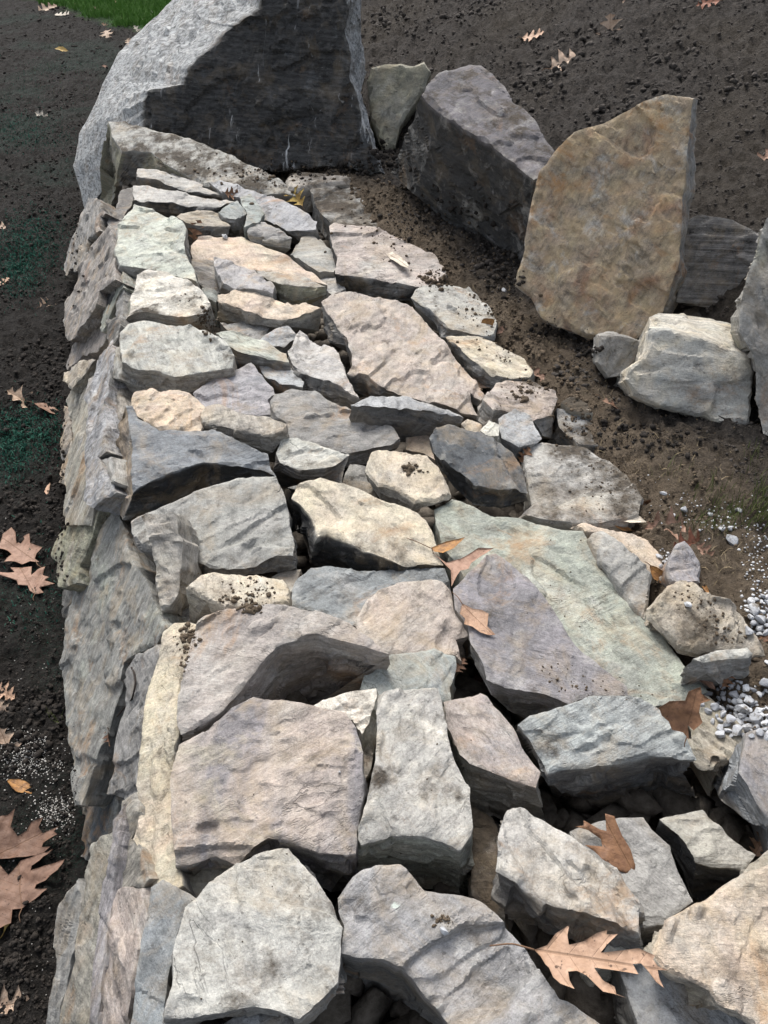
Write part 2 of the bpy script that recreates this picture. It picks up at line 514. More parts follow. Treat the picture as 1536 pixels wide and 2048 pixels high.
ALL = {}
def stone(name, verts, p0, nrm, thick=.10, seed=1, ca='grey', cb=None, mb=.1, dirt=.06, band=.35, cs=None, cc=None, stripe=0.0, vein=0.0, mc=None, lichen=0.0, csl=None, stain=1.0, hband=0.0, shade=1.0,
          rough=1.0, lean=0.0, cuts=(), bevel=1.0, seg=None, parent=None, round_=0.0, gw=.6):
    nrm = np.asarray(nrm, float); nrm = nrm / np.linalg.norm(nrm)
    P = np.array([at_plane(v[0], v[1], p0, nrm) for v in verts])
    cen = P.mean(0)
    ref = np.array([0, 1.0, 0]) if abs(nrm[1]) < .8 else np.array([0, 0, 1.0])
    U = np.cross(ref, nrm); U /= np.linalg.norm(U)
    V = np.cross(nrm, U)
    Q = np.stack([(P - cen) @ U, (P - cen) @ V], 1)
    area = .5 * np.sum(Q[:, 0] * np.roll(Q[:, 1], -1) - np.roll(Q[:, 0], -1) * Q[:, 1])
    if area < 0:
        Q = Q[::-1]; P = P[::-1]; verts = verts[::-1]
    n = len(Q)
    depth = np.linalg.norm(cen - CAM)
    seg = seg or min(max(.0030, 2.4 * depth / 803), .02)
    # outward normals of the loop
    e = np.roll(Q, -1, 0) - Q
    en = np.stack([e[:, 1], -e[:, 0]], 1); en /= np.maximum(np.linalg.norm(en, axis=1), 1e-6)[:, None]
    vn = en + np.roll(en, 1, 0); vn /= np.maximum(np.linalg.norm(vn, axis=1), 1e-6)[:, None]
    cd = CAM - cen; cd2 = np.array([cd @ U, cd @ V]) / np.linalg.norm(cd)
    drops, offs, vis = np.zeros(n), np.zeros((n, 2)), np.zeros(n, bool)
    for i, vt in enumerate(verts):
        if len(vt) < 4: continue
        if len(vt) == 5:
            b = at_plane(vt[2], vt[3], p0 - nrm * vt[4], nrm) - P[i]
            drops[i], offs[i], vis[i] = vt[4], np.array([b @ U, b @ V]), True
            continue
        g = vn[i] + gw * cd2; g /= max(np.linalg.norm(g), 1e-6)
        g3 = g[0] * U + g[1] * V
        pn = g3 + lean * nrm
        r = ray(vt[2], vt[3])
        den = r @ pn
        if abs(den) < 1e-3: continue
        b = CAM + (P[i] - CAM) @ pn / den * r - P[i]
        d = -b @ nrm
        lat = np.array([b @ U, b @ V])
        if d < .008 or d > 1.2 or np.linalg.norm(lat) > max(.25, 1.5 * d):
            continue
        drops[i], offs[i], vis[i] = d, lat, True
    D = max(thick, drops.max() * 1.05)
    size = math.sqrt(abs(area))
    for i in range(n):
        if not vis[i]:
            drops[i] = D * (.9 + .2 * random.random())
            offs[i] = -vn[i] * min(.06 * size, .03) * random.random()
    W = np.concatenate([offs, drops[:, None], vis[:, None].astype(float)], 1)
    loop, W = subdivide_loop(Q, W, seg, .05, seed)
    T2, tris, ring = fill(loop, seg)
    d = dist_to(loop, T2)
    d[ring] = 0
    p3 = np.concatenate([T2, np.full((len(T2), 1), seed * 1.37)], 1)
    ang = (seed * 2.399) % 6.28
    ca_, sa_ = math.cos(ang), math.sin(ang)
    pr = np.stack([(T2[:, 0] * ca_ + T2[:, 1] * sa_) * .45, -T2[:, 0] * sa_ + T2[:, 1] * ca_, p3[:, 2]], 1)
    h = fbm(p3 * (1.3 / max(size, .08)), seed, 2) * .022 * size * rough
    l1 = fbm(pr * 14, seed + 5, 4, .55) * 2.6
    led = np.floor(l1) + smooth(.36, .56, l1 - np.floor(l1))
    h = h + led * .0030 * rough
    l0 = fbm(pr * 4.6 + 3.1, seed + 61, 5, .5) * 2.4 + .25
    h = h + (np.floor(l0) + smooth(.46, .55, l0 - np.floor(l0))) * .0085 * rough * min(1.0, size / .2)
    l2 = fbm(pr * 34, seed + 9, 3, .55) * 3
    h = h + (np.floor(l2) + smooth(.2, .8, l2 - np.floor(l2))) * .0012 * rough
    h = h + fbm(p3 * 55, seed + 2, 3, .6) * .0010 * rough
    h = h + facets(np.stack([pr[:, 0] * 22, pr[:, 1] * 17, pr[:, 2]], 1), seed + 41, .30) * .0058 * rough
    h = h + facets(np.stack([T2[:, 0] * 62, T2[:, 1] * 62, pr[:, 2]], 1), seed + 43, .30) * .0011 * rough
    ew = (.0010 + .0040 * np.clip(vnoise(p3 * 22, seed + 4) + .2, 0, 1)) * bevel
    h = h - ew * np.exp(-d / (ew * .9 + 1e-4)) * 1.0
    if round_ > 0:
        R = round_ * size
        h = h - R * .55 * (1 - np.sqrt(np.clip(1 - np.clip(1 - d / R, 0, 1) ** 2, 0, 1)))
    for (a, b, pin, slope) in cuts:
        pa, pb, pp = [np.array([(at_plane(*q, p0, nrm) - cen) @ U, (at_plane(*q, p0, nrm) - cen) @ V]) for q in (a, b, pin)]
        t = (pb - pa) / np.linalg.norm(pb - pa); m = np.array([-t[1], t[0]])
        if (pp - pa) @ m < 0: m = -m
        s = (T2 - pa) @ m + vnoise(p3 * 25, seed + 31) * .006
        h = h - slope * np.clip(s, 0, None)
    h = h - np.median(h[d > seg]) if (d > seg).any() else h
    Vt = np.concatenate([T2, h[:, None]], 1)
    verts_all = [Vt]
    side_at = [np.zeros(len(Vt))]; left_at = [np.zeros(len(Vt))]
    faces = [tris]
    m = len(loop)
    ringv = np.array(ring)
    maxd = W[:, 2].max()
    K = int(np.clip(round(maxd / (seg * 1.15)), 3, 46))
    if not vis.any(): K = min(K, 7)
    prev = ringv
    base = len(Vt)
    cumL = np.concatenate([[0], np.cumsum(np.linalg.norm(np.roll(loop, -1, 0) - loop, axis=1))[:-1]])
    ln = np.roll(loop, -1, 0) - np.roll(loop, 1, 0)
    ln = np.stack([ln[:, 1], -ln[:, 0]], 1); ln /= np.maximum(np.linalg.norm(ln, axis=1), 1e-6)[:, None]
    # smooth the outward normal a little
    for _ in range(9):
        ln = (ln + np.roll(ln, 1, 0) + np.roll(ln, -1, 0)); ln /= np.maximum(np.linalg.norm(ln, axis=1), 1e-6)[:, None]
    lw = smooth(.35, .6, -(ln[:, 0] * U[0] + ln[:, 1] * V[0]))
    for k in range(1, K + 1):
        t = k / K
        xy = loop + W[:, :2] * t
        z = h[ring] * (1 - t) - W[:, 2] * t
        pp = np.concatenate([xy, z[:, None]], 1)
        fade = math.sin(math.pi * min(t, 1 - .35 * t)) ** .6 if t < 1 else .3
        lay = np.stack([pp[:, 0] * 6, pp[:, 1] * 6, pp[:, 2] * 34 + seed], 1)
        dl = fbm(lay, seed + 21, 3, .55)
        q1 = dl * 2.5
        stp = (np.floor(q1) + smooth(.35, .65, q1 - np.floor(q1))) * .0028
        blk = fbm(pp * 9 + seed, seed + 23, 2, .5) * .008
        blk = blk + facets(np.stack([pp[:, 0] * 21, pp[:, 1] * 21, pp[:, 2] * 18 + seed], 1), seed + 45, .42) * .020 + facets(pp * 45 + seed, seed + 47, .4) * .005
        disp = (stp + blk + fbm(pp * 60, seed + 24, 2) * .002) * fade * rough * np.minimum(1, W[:, 2] / .04)
        xy = xy + ln * disp[:, None]
        verts_all.append(np.concatenate([xy, z[:, None]], 1))
        left_at.append(lw)
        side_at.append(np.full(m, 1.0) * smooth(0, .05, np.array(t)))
        cur = base + np.arange(m)
        nx = np.roll(np.arange(m), -1)
        a, b, c, dd = prev, prev[nx], cur[nx], cur
        flip = (k % 2 == 0)
        faces.append(np.stack([a, dd, b], 1)); faces.append(np.stack([b, dd, c], 1))
        prev = cur; base += m
    # bottom
    verts_all.append(np.array([[loop[:, 0].mean(), loop[:, 1].mean(), -maxd]])); side_at.append(np.ones(1)); left_at.append(np.zeros(1))
    faces.append(np.stack([prev, np.full(m, base), prev[np.roll(np.arange(m), -1)]], 1))
    Vf = np.concatenate(verts_all); Ff = np.concatenate(faces)
    ok = (Ff[:, 0] != Ff[:, 1]) & (Ff[:, 1] != Ff[:, 2]) & (Ff[:, 0] != Ff[:, 2])
    Ff = Ff[ok]
    me = mesh_from(name, Vf, Ff, smooth_angle=26)
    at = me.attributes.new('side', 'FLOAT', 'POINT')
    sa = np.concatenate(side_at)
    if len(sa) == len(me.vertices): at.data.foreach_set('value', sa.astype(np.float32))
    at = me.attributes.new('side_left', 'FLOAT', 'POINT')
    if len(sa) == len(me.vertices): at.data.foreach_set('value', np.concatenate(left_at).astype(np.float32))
    M = Matrix(((U[0], V[0], nrm[0], cen[0]), (U[1], V[1], nrm[1], cen[1]), (U[2], V[2], nrm[2], cen[2]), (0, 0, 0, 1)))
    o = link(name, me, ROCK, None)
    if parent:
        o.parent = parent
        o.matrix_parent_inverse = Matrix.Identity(4)
        o.matrix_basis = Matrix.Translation(parent.location).inverted() @ M
    else:
        o.matrix_basis = M
    c = pal(ca); kk = random.uniform(.93, 1.06) * shade; c = [x * kk * random.uniform(.985, 1.015) for x in c]
    o['col_a'] = c
    o['col_b'] = pal(cb or ca)
    o['col_s'] = pal(cs) if cs else c  # side colour
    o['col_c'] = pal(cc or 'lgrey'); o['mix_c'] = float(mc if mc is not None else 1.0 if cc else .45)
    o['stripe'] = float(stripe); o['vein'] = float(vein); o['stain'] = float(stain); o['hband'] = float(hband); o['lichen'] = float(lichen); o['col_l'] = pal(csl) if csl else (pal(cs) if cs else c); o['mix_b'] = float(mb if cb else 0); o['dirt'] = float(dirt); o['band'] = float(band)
    return o

def top_stone(name, label, verts, h=0.0, tilt=None, cat='stone', group='loose stones laid along the top of the wall', **kw):
    cx = sum(v[0] for v in verts) / len(verts); cy = sum(v[1] for v in verts) / len(verts)
    seed = int(cx * 7 + cy * 13) % 9973
    if tilt is None:
        rr = random.Random(seed); tilt = (rr.uniform(-.10, .10), rr.uniform(-.12, .08))
    o = stone(name, verts, at_z(cx, cy, h), (tilt[0], tilt[1], 1.0), seed=seed, **kw)
    return tag(o, label, cat, group)

def set_stone(name, label, verts, base, base_z, nrm, cat='boulder', group='boulders set into the soil bank', **kw):
    p0 = at_ground(*base) if base_z is None else at_z(*base, base_z)
    seed = int(base[0] * 5 + base[1] * 3) % 9973
    o = stone(name, verts, p0, nrm, seed=seed, **kw)
    return tag(o, label, cat, group)
# ------------------------------------------------------------------ ground
def cut_x(Y): return (np.interp(Y, *XL) * .45 + np.interp(Y, *XR) * .55)

def rows():
    y, out = .22, []
    while y < 12.5:
        out.append(y); y += .0075 + .0042 * y
    pre = [-60, -20, -8, -3, -1.2, -.5, -.15, .05]
    while y < 160: out.append(y); y += .06 * y
    return np.array(pre + out)
def offsets():
    d, out = 0.0, []
    while d < 5.5:
        out.append(d); d += .0085 + .0045 * d
    while d < 160: out.append(d); d += .12 * d
    return np.array(out)

def sheet(name, sign, mat):
    ys, ds = rows(), offsets()
    Y, D = np.meshgrid(ys, ds, indexing='ij')
    X = cut_x(Y) + sign * D
    Z = ground_z(X.ravel(), Y.ravel())
    V = np.stack([X.ravel(), Y.ravel(), Z], 1)
    R, K = Y.shape
    i = np.arange(R * K).reshape(R, K)
    q = np.stack([i[:-1, :-1], i[:-1, 1:], i[1:, 1:], i[1:, :-1]], -1).reshape(-1, 4)
    if sign < 0: q = q[:, ::-1]
    me = mesh_from(name, V, np.ascontiguousarray(q), smooth_all=True)
    return tag(link(name, me, mat), kind='structure')

sheet('ground', -1, SOIL_DARK)
sheet('soil_bank', 1, SOIL_BANK)
# ------------------------------------------------------------------ boulders and rocks in the bank
set_stone('boulder', 'huge boulder with a shaded dark front and pale back at the far end of the wall', [
    (704, 5, 722, 0, .16), (690, 60, 722, 62, .2), (700, 100, 728, 100, .2), (694, 150, 730, 150, .2), (708, 190, 722, 190, .14), (716, 225, 736, 225, .14), (730, 258, 743, 258, .1), (744, 305, 754, 305, .1), (758, 342, 768, 347, .1), (735, 352), (690, 330), (620, 338), (550, 345),
    (500, 330), (450, 310), (360, 290), (318, 280), (290, 260, 172, 425, .30), (284, 225, 148, 335, .38), (289, 200, 158, 268, .42), (300, 180, 186, 218, .45), (370, 170, 210, 158, .5),
    (380, 135, 238, 104, .55), (425, 95, 278, 64, .6), (450, 65, 318, 28, .6), (525, 20, 372, -30, .6), (548, -50, 455, -120, .55), (590, -150, 540, -190, .5),
    (640, -170, 600, -190, .5), (696, -120, 722, -130, .16), (700, -60, 724, -60, .16)],
    (620, 338), .0, (-.42, -.85, .30), ca='black', cb='slate', mb=.06, cs='lblue', cc='dgrey', mc=.3, vein=1.0, band=1.7, stain=.35, thick=.75, lean=.35, gw=.0, seg=.010, rough=1.6, bevel=1.5)  # shade painted into the black front facet, light into the pale sides
set_stone('boulder', 'tan rounded rock wedged between the huge boulder and the dark slate boulder', [
    (733, 160), (742, 131), (780, 126), (828, 130), (848, 121), (862, 141), (848, 178), (822, 212), (800, 248), (790, 292), (768, 305), (742, 240)],
    (780, 290), .04, (-.05, -.8, .6), ca='olive', cb='tan', mb=.1, thick=.3, rough=1.5, round_=.12)
set_stone('boulder', 'dark purple slate boulder with a flat sloping top and sheer black front', [
    (843, 187, 783, 345), (863, 155), (893, 145), (938, 128), (962, 124), (985, 142), (1010, 167), (1025, 200), (1070, 238), (1092, 275), (1125, 320),
    (1100, 345), (1068, 352, 1046, 525), (1008, 310, 1000, 508), (968, 280, 948, 480), (928, 255, 885, 438), (888, 230, 828, 388)],
    (930, 250), .36, (-.10, -.34, 1), ca='purple', cb='lpurple', mb=.0, cs='dark', shade=.68, thick=.4, band=.5, rough=.9, stain=.4, seg=.008, dirt=.2)
set_stone('boulder', 'tall upright slab with orange and rust stained face', [
    (1030, 570), (1032, 548), (1048, 500), (1063, 395), (1078, 345), (1118, 295), (1148, 265), (1208, 245), (1273, 210), (1313, 192), (1333, 187),
    (1362, 190), (1386, 195, 1396, 200, .10), (1380, 250, 1393, 262, .10), (1372, 330, 1388, 350, .10), (1364, 440, 1378, 470, .10), (1360, 520, 1368, 560, .10), (1340, 580, 1358, 600, .10), (1327, 622, 1345, 630, .1), (1297, 660),
    (1268, 683), (1241, 680), (1186, 678), (1163, 672), (1112, 652), (1081, 633), (1062, 590)],
    (1170, 675), .03, (-.34, -.80, .50), ca='stained', cb='rusty', mb=.18, cs='grey', cc='lgrey', mc=.8, vein=.35, stain=1.5, thick=.10, band=.5, rough=1.0, seg=.0055, bevel=1.5)
set_stone('boulder', 'pale tan rounded block with a hollowed top beside the stained slab', [
    (1252, 758), (1260, 734), (1284, 719), (1296, 690), (1300, 655, 1299, 634, .12), (1342, 655, 1317, 625, .15), (1390, 668, 1366, 629, .16), (1436, 684, 1424, 640, .16),
    (1468, 700, 1467, 654, .15), (1506, 712, 1508, 700, .1), (1512, 740), (1507, 790), (1500, 856), (1483, 858), (1405, 833), (1311, 810), (1268, 790)],
    (1400, 835), .03, (-.12, -.80, .60), ca='lgrey', cb='cream', cs='white', mb=.30, stain=.7, thick=.22, band=.15, rough=.8, round_=.06, seg=.006, gw=0)
set_stone('boulder', 'dark banded block of layered rock behind the pale tan block', [
    (1372, 445), (1403, 427), (1468, 440), (1524, 468), (1515, 530), (1502, 575), (1478, 622), (1405, 614), (1352, 604), (1362, 540)],
    (1420, 618), None, (-.10, -.86, .45), ca='dgrey', cb='ginger', mb=.08, thick=.25, band=.5, hband=1.0, rough=.8, seg=.007)
set_stone('boulder', 'grey boulder at the right edge of the photo, beside the pale tan block', [
    (1532, 438), (1514, 500), (1492, 560), (1480, 613), (1479, 664), (1502, 702), (1514, 745), (1512, 800), (1527, 868), (1560, 885), (1650, 850), (1660, 430), (1570, 405)],
    (1530, 868), .04, (-.35, -.78, .45), ca='grey', cb='olive', mb=.12, thick=.25, band=.4, rough=1.8)
set_stone('stone', 'small grey wedge of stone under the foot of the stained slab', [
    (1200, 672), (1268, 678), (1292, 688), (1274, 720), (1248, 752), (1217, 755), (1195, 724)],
    (1235, 752), .03, (-.12, -.85, .5), cat='stone', ca='grey', thick=.1, rough=1.2)
set_stone('stone', 'grey stone half buried in front of the dark banded block', [
    (1352, 640), (1372, 618), (1402, 606), (1432, 618), (1442, 650), (1400, 660)],
    (1400, 655), None, (0, -.5, .85), cat='stone', ca='dgrey', cb='grey', mb=.1, thick=.1, dirt=.3)

# ------------------------------------------------------------------ loose stones on the wall, far end first
top_stone('stone_slab', 'large pale slab with a mossy left end below the huge boulder', [
    (215, 238, 200, 335), (250, 238), (282, 250), (360, 272), (450, 305), (500, 328), (560, 358), (590, 385), (520, 385), (410, 368), (380, 352), (335, 330, 336, 350),
    (302, 302, 268, 375), (242, 298, 216, 452), (222, 268, 200, 420)], h=.05, tilt=(-.12, -.30), ca='lgrey', cb='tangrey', mb=.0, cs='dgrey', csl='olive', dirt=.28, band=.25)
top_stone('stone', 'thin whitish stone under the edge of the large pale slab', [(333, 330), (366, 333), (402, 346), (412, 362), (402, 374, 400, 380), (345, 352, 345, 358)], h=.0, ca='lgrey')
top_stone('stone', 'upper of two thin long flat stones laid side by side', [
    (275, 336), (310, 337), (350, 350), (420, 374), (446, 387, 446, 397), (382, 382, 392, 390), (330, 366, 330, 376), (275, 356, 274, 368)], h=.02, tilt=(.03, -.08), ca='lgrey', cb='tangrey', cs='dgrey')
top_stone('stone', 'lower of two thin long flat stones, above the pale green stone', [
    (266, 371), (300, 372), (350, 382), (420, 395), (468, 402, 462, 408), (440, 410, 428, 428), (350, 407, 350, 428), (268, 402, 266, 412)], h=.02, tilt=(.02, -.08), ca='lgrey', cs='dark')
top_stone('stone', 'dark wedge stone under the mossy end of the large pale slab', [(214, 445), (240, 380), (270, 373), (266, 400), (248, 432), (230, 462)], h=-.06, ca='dgrey')
top_stone('stone', 'flat rounded stone half buried in soil near the huge boulder', [
    (570, 357), (578, 346), (600, 342), (650, 345), (702, 351), (698, 363), (640, 368), (600, 376), (574, 374)], h=.03, ca='tangrey', dirt=.25, round_=.12)
top_stone('stone', 'long blue grey stone with a shaded lower face beside two curled leaves', [
    (418, 365), (440, 359), (480, 372), (550, 392), (600, 415), (634, 440), (632, 458, 628, 462), (575, 458, 585, 470), (530, 438, 535, 455), (500, 402), (450, 388)], h=.02, ca='lblue', cb='blue', mb=.1, cs='dgrey', dirt=.1)
top_stone('stone', 'grey flat stone partly under soil on the far right of the wall', [
    (620, 382), (690, 372), (752, 385), (775, 410), (790, 445), (770, 464), (713, 455), (668, 447), (640, 425)], h=.0, tilt=(.02, -.05), ca='grey', dirt=.34, cb='lgrey', mb=.1)
top_stone('stone', 'small greenish stone standing between the long blue grey stone and its neighbours', [(480, 392), (503, 384), (530, 425), (518, 442), (488, 456), (494, 425)], h=.035, ca='teal')
top_stone('stone', 'small blue green cube of stone left of the greenish stone', [
    (437, 424), (452, 410), (474, 399), (494, 424, 480, 460), (470, 437, 466, 462), (448, 433, 446, 442)], h=.04, ca='teal', cs='dgrey')
top_stone('stone', 'tan stone with shaded front behind the brown curled leaf', [
    (353, 433), (395, 425), (440, 430), (461, 448, 456, 470), (430, 452, 428, 474), (390, 446, 386, 464), (362, 440, 365, 446)], h=.03, ca='tan', cs='dgrey')
top_stone('stone', 'grey jagged stone above the peach coloured slab', [
    (494, 464), (505, 442), (530, 442), (560, 458), (584, 474, 582, 497), (560, 476, 564, 495), (522, 468, 526, 490), (498, 466, 500, 482)], h=.03, ca='grey', cs='tangrey', rough=1.3)
top_stone('stone', 'pale green thick stone with mottled top on the left edge of the wall', [
    (250, 430), (268, 409), (303, 416), (350, 435), (373, 459), (370, 498), (389, 541), (396, 570), (354, 553), (311, 540), (276, 538, 262, 560), (241, 533, 236, 578), (229, 498, 226, 548), (235, 459, 228, 475)], h=.05, tilt=(-.02, -.14), ca='lgreen', cb='white', mb=.08, cs='grey', band=.4)
top_stone('stone_slab', 'peach coloured flat slab under three shards', [
    (381, 490), (397, 476), (483, 473), (530, 494), (588, 517), (628, 546), (655, 570), (620, 560, 622, 565), (510, 540, 510, 550), (440, 530), (385, 516, 385, 540)], h=.0, tilt=(0, -.06), ca='peach', cb='cream', mb=.15, cs='tangrey', rough=.7)
top_stone('stone', 'dark layered stone left of the mauve shard', [(383, 518), (428, 522), (446, 560), (455, 582), (420, 582), (393, 562)], h=-.01, ca='dgrey', cb='tangrey', mb=.1, band=.8)
top_stone('stone', 'mauve grey pointed shard on the peach slab', [
    (428, 520), (455, 521), (510, 537), (516, 552), (550, 574), (545, 585, 546, 590), (475, 577, 472, 588), (447, 565, 442, 574), (432, 540)], h=.04, ca='lpurple', cs='grey')
top_stone('stone', 'angular tan block lying at the right end of the peach slab', [
    (514, 543), (549, 545), (608, 552), (651, 570, 653, 588), (592, 572, 584, 612), (560, 566, 560, 602), (522, 552, 545, 575)], h=.055, ca='tangrey', cb='cream', mb=.1, cs='olive')
top_stone('stone', 'grey stone with a worn face right of the peach slab', [(580, 505), (608, 466), (627, 470), (662, 494), (676, 529), (668, 547), (640, 548), (604, 527)], h=-.01, ca='grey', cb='tangrey', mb=.2)
top_stone('stone', 'small pale stone in the gap beside the pinkish slab', [(636, 550), (672, 547), (692, 576), (664, 588), (648, 574)], h=-.02, ca='lgrey')
top_stone('stone_slab', 'pinkish slab with a sheer front shaded black and a white leaf on top', [
    (659, 455), (669, 448), (713, 456), (772, 463), (819, 482), (873, 513), (895, 550), (850, 575), (830, 572, 820, 602), (756, 557, 750, 600), (694, 549, 690, 578), (670, 545, 672, 562), (671, 533), (675, 513), (664, 494)],
    h=.03, tilt=(.0, -.10), ca='pink', cb='lgrey', mb=.12, cs='black', dirt=.12)
top_stone('stone', 'cream white stone with green left side on the left edge of the wall', [
    (272, 545, 247, 590), (295, 537), (334, 541), (397, 572), (421, 607), (409, 628, 406, 638), (373, 638, 374, 648), (334, 632, 334, 648), (288, 625, 286, 645), (255, 632, 245, 655), (262, 590, 244, 630)], h=.05, tilt=(-.03, -.18), ca='white', cb='cream', mb=.12, cs='tangrey', csl='green', dirt=.12)
top_stone('stone', 'tiny blue green stone in a gap beside the cream white stone', [(403, 574), (425, 573), (437, 584), (432, 602), (410, 592)], h=-.02, ca='teal')
top_stone('stone', 'creamy pink stone with a broken front edge below the tan block', [
    (434, 584), (471, 579), (522, 584), (549, 595), (584, 611), (612, 605), (641, 615, 640, 662), (604, 630, 600, 655), (561, 634, 566, 655), (491, 622, 495, 648), (437, 600, 430, 640)], h=.035, ca='peach', cb='cream', mb=.15, cs='tangrey')
top_stone('stone', 'small grey stone with a flat top under the creamy pink stone', [(440, 645), (480, 642), (520, 643), (543, 651), (532, 668), (516, 680), (467, 668)], h=-.01, ca='grey', cs='tangrey')
top_stone('stone', 'small blue grey block right of the striped shard', [(518, 677), (549, 658), (577, 650), (596, 670, 582, 707), (568, 688, 566, 705), (535, 688)], h=.01, ca='lblue', cs='grey')
top_stone('stone_slab', 'large pinkish tan slab, widest in the middle of the wall', [
    (643, 607), (666, 591), (702, 584), (733, 590), (795, 602), (825, 611), (852, 642), (889, 681), (920, 720), (952, 752), (971, 780), (963, 791), (940, 782), (945, 800), (956, 824, 952, 838), (923, 820, 925, 832), (869, 806), (812, 786, 808, 796),
    (768, 775, 765, 805), (737, 754, 733, 795), (694, 744, 700, 778), (704, 728), (704, 709), (694, 676, 690, 690), (674, 654, 662, 685), (657, 630, 648, 660)], h=.03, tilt=(.0, -.08), ca='pink', cb='peach', mb=.14, cs='dgrey', band=.3)
top_stone('stone', 'whitish stone with a blue front corner beside the large pinkish slab', [
    (832, 577), (846, 571), (905, 572), (936, 577), (975, 607), (995, 642), (987, 668), (963, 671, 965, 678), (897, 656, 880, 680), (866, 625, 876, 655), (834, 600, 850, 630), (822, 592, 830, 612)], h=.03, tilt=(.03, -.10), ca='lgrey', cb='tangrey', mb=.1, cs='lblue', dirt=.12)
top_stone('stone', 'cream layered stone with a deep left side near the soil', [
    (891, 670), (936, 667), (991, 682), (1049, 713), (1067, 738), (1061, 752), (1022, 758, 1022, 768), (983, 746, 982, 778), (936, 712, 950, 762), (905, 685, 908, 712)], h=.025, ca='cream', cb='tan', mb=.1, cs='grey', band=.7, dirt=.08)
top_stone('stone', 'green and grey striped shard lying diagonally', [
    (432, 670), (463, 662), (530, 681), (573, 708), (578, 724), (535, 716, 542, 727), (475, 704, 472, 728), (450, 688, 448, 702)], h=.04, ca='green', cb='lgrey', mb=.1, cs='dgrey', band=1.0)
top_stone('stone_slab', 'thick tan slab with a reddish seam on the left edge of the wall', [
    (240, 668, 233, 715), (256, 650), (288, 640), (334, 649), (385, 650), (413, 666), (452, 689), (469, 713), (465, 736, 458, 750), (432, 744, 424, 764), (373, 750, 372, 795), (350, 755, 352, 790), (319, 742, 315, 780), (274, 736, 262, 796), (246, 728, 236, 790)],
    h=.05, tilt=(-.02, -.14), ca='lgrey', cb='tan', mb=.1, cs='tangrey', band=.5)
top_stone('stone', 'rust and blue stained shard below the striped shard', [(508, 718), (561, 718), (580, 732), (608, 764), (606, 778, 604, 784), (560, 770, 565, 778), (528, 748, 528, 756)], h=.015, ca='lblue', cb='orange', mb=.2, cs='dgrey')
top_stone('stone', 'pale grey pointed stone with shaded underside left of the large pinkish slab', [
    (575, 705), (600, 662), (622, 669), (670, 700), (686, 732), (692, 752), (717, 790, 712, 797), (660, 765, 645, 795), (634, 757, 628, 785), (584, 728, 600, 768)], h=.03, ca='lgrey', cs='dgrey', rough=1.3)
top_stone('stone', 'blue grey triangular stone between the tan slab and a striped shard', [
    (386, 789), (434, 750), (502, 726), (546, 774), (549, 785), (534, 797), (548, 832), (500, 832), (450, 824), (415, 820), (404, 808)], h=.01, tilt=(0, -.12), ca='lpurple', cb='blue', mb=.1)
top_stone('stone', 'small orange tan stone resting against the dark crescent stone', [
    (262, 800), (268, 783), (300, 775), (356, 773), (380, 785), (411, 809), (404, 828), (399, 854, 399, 860), (356, 853, 356, 861), (317, 855, 318, 863), (294, 840, 296, 850), (274, 830)], h=.07, ca='peach', cb='orange', mb=.2, rough=1.3)
top_stone('stone', 'long tan stone with striated dark side lying across two grey stones', [
    (401, 834), (411, 816), (436, 809), (468, 819), (540, 836), (573, 846), (566, 860, 566, 878), (545, 868, 545, 905), (500, 860, 500, 892), (450, 847, 450, 867), (406, 842, 403, 852)], h=.065, ca='tangrey', cb='peach', mb=.12, cs='tangrey', band=.8)
top_stone('stone_slab', 'wide smooth grey stone in the middle left of the wall', [
    (540, 801), (548, 783), (583, 777), (630, 781), (649, 793), (675, 809), (727, 832), (782, 855), (800, 876, 796, 895), (780, 892, 772, 902), (744, 898, 740, 928), (696, 908, 700, 930), (649, 893), (559, 875), (573, 844), (552, 832)], h=.02, tilt=(.05, -.12), ca='grey', cb='lgrey', mb=.1)
top_stone('stone', 'flat lens shaped stone with a shaded underside in the centre', [
    (701, 811), (740, 795), (806, 789), (836, 801), (900, 820), (928, 832, 922, 845), (884, 827, 872, 850), (822, 816, 810, 846), (759, 814, 755, 838), (714, 814, 722, 822)], h=.055, ca='lblue', cb='lgrey', mb=.15, cs='dgrey')
top_stone('stone', 'small grey stone at the lower corner of the large pinkish slab', [(955, 812), (975, 795), (995, 800), (992, 826), (966, 838)], h=.0, ca='grey')
top_stone('stone', 'pinkish stone with soil scattered on top at the right edge of the wall', [
    (974, 786), (994, 766), (1060, 760), (1111, 783), (1116, 797), (1103, 828, 1108, 878), (1066, 842, 1086, 872), (1040, 828), (1009, 817), (986, 826), (965, 803)], h=.03, ca='pink', cb='lgrey', mb=.1, cs='grey', dirt=.22)
top_stone('stone', 'small tan stone tucked behind the blue grey triangle', [(975, 832), (990, 821), (1018, 817), (1034, 823), (1004, 842)], h=.01, ca='olive')
top_stone('stone', 'dark grey wedge half covered with soil on the far right of the wall', [(1113, 818), (1134, 811), (1168, 824), (1205, 856), (1196, 892), (1158, 886), (1118, 850, 1094, 882)], h=.0, ca='blue', cb='grey', mb=.1, cs='slate', dirt=.2)
top_stone('stone', 'brownish stone end poking out of the soil above the dark wedge', [(1122, 804), (1140, 793), (1170, 804), (1186, 824), (1150, 820)], h=.02, ca='tangrey', dirt=.4)
top_stone('stone', 'small blue grey triangular stone beside a white chip', [(997, 836), (1029, 819), (1060, 832), (1084, 877), (1064, 888), (1037, 894, 1037, 900), (1003, 874)], h=.04, ca='lblue', cs='blue')
top_stone('stone', 'small white chip of stone on the dark slate block', [(960, 862), (978, 840), (999, 848), (997, 872, 997, 876), (972, 870)], h=.055, ca='white', cb='lgreen', mb=.1)
top_stone('stone', 'small cream stone peeking out behind the dark slate block', [(922, 846), (935, 836), (964, 847), (960, 866), (938, 866)], h=.02, ca='cream', round_=.1)
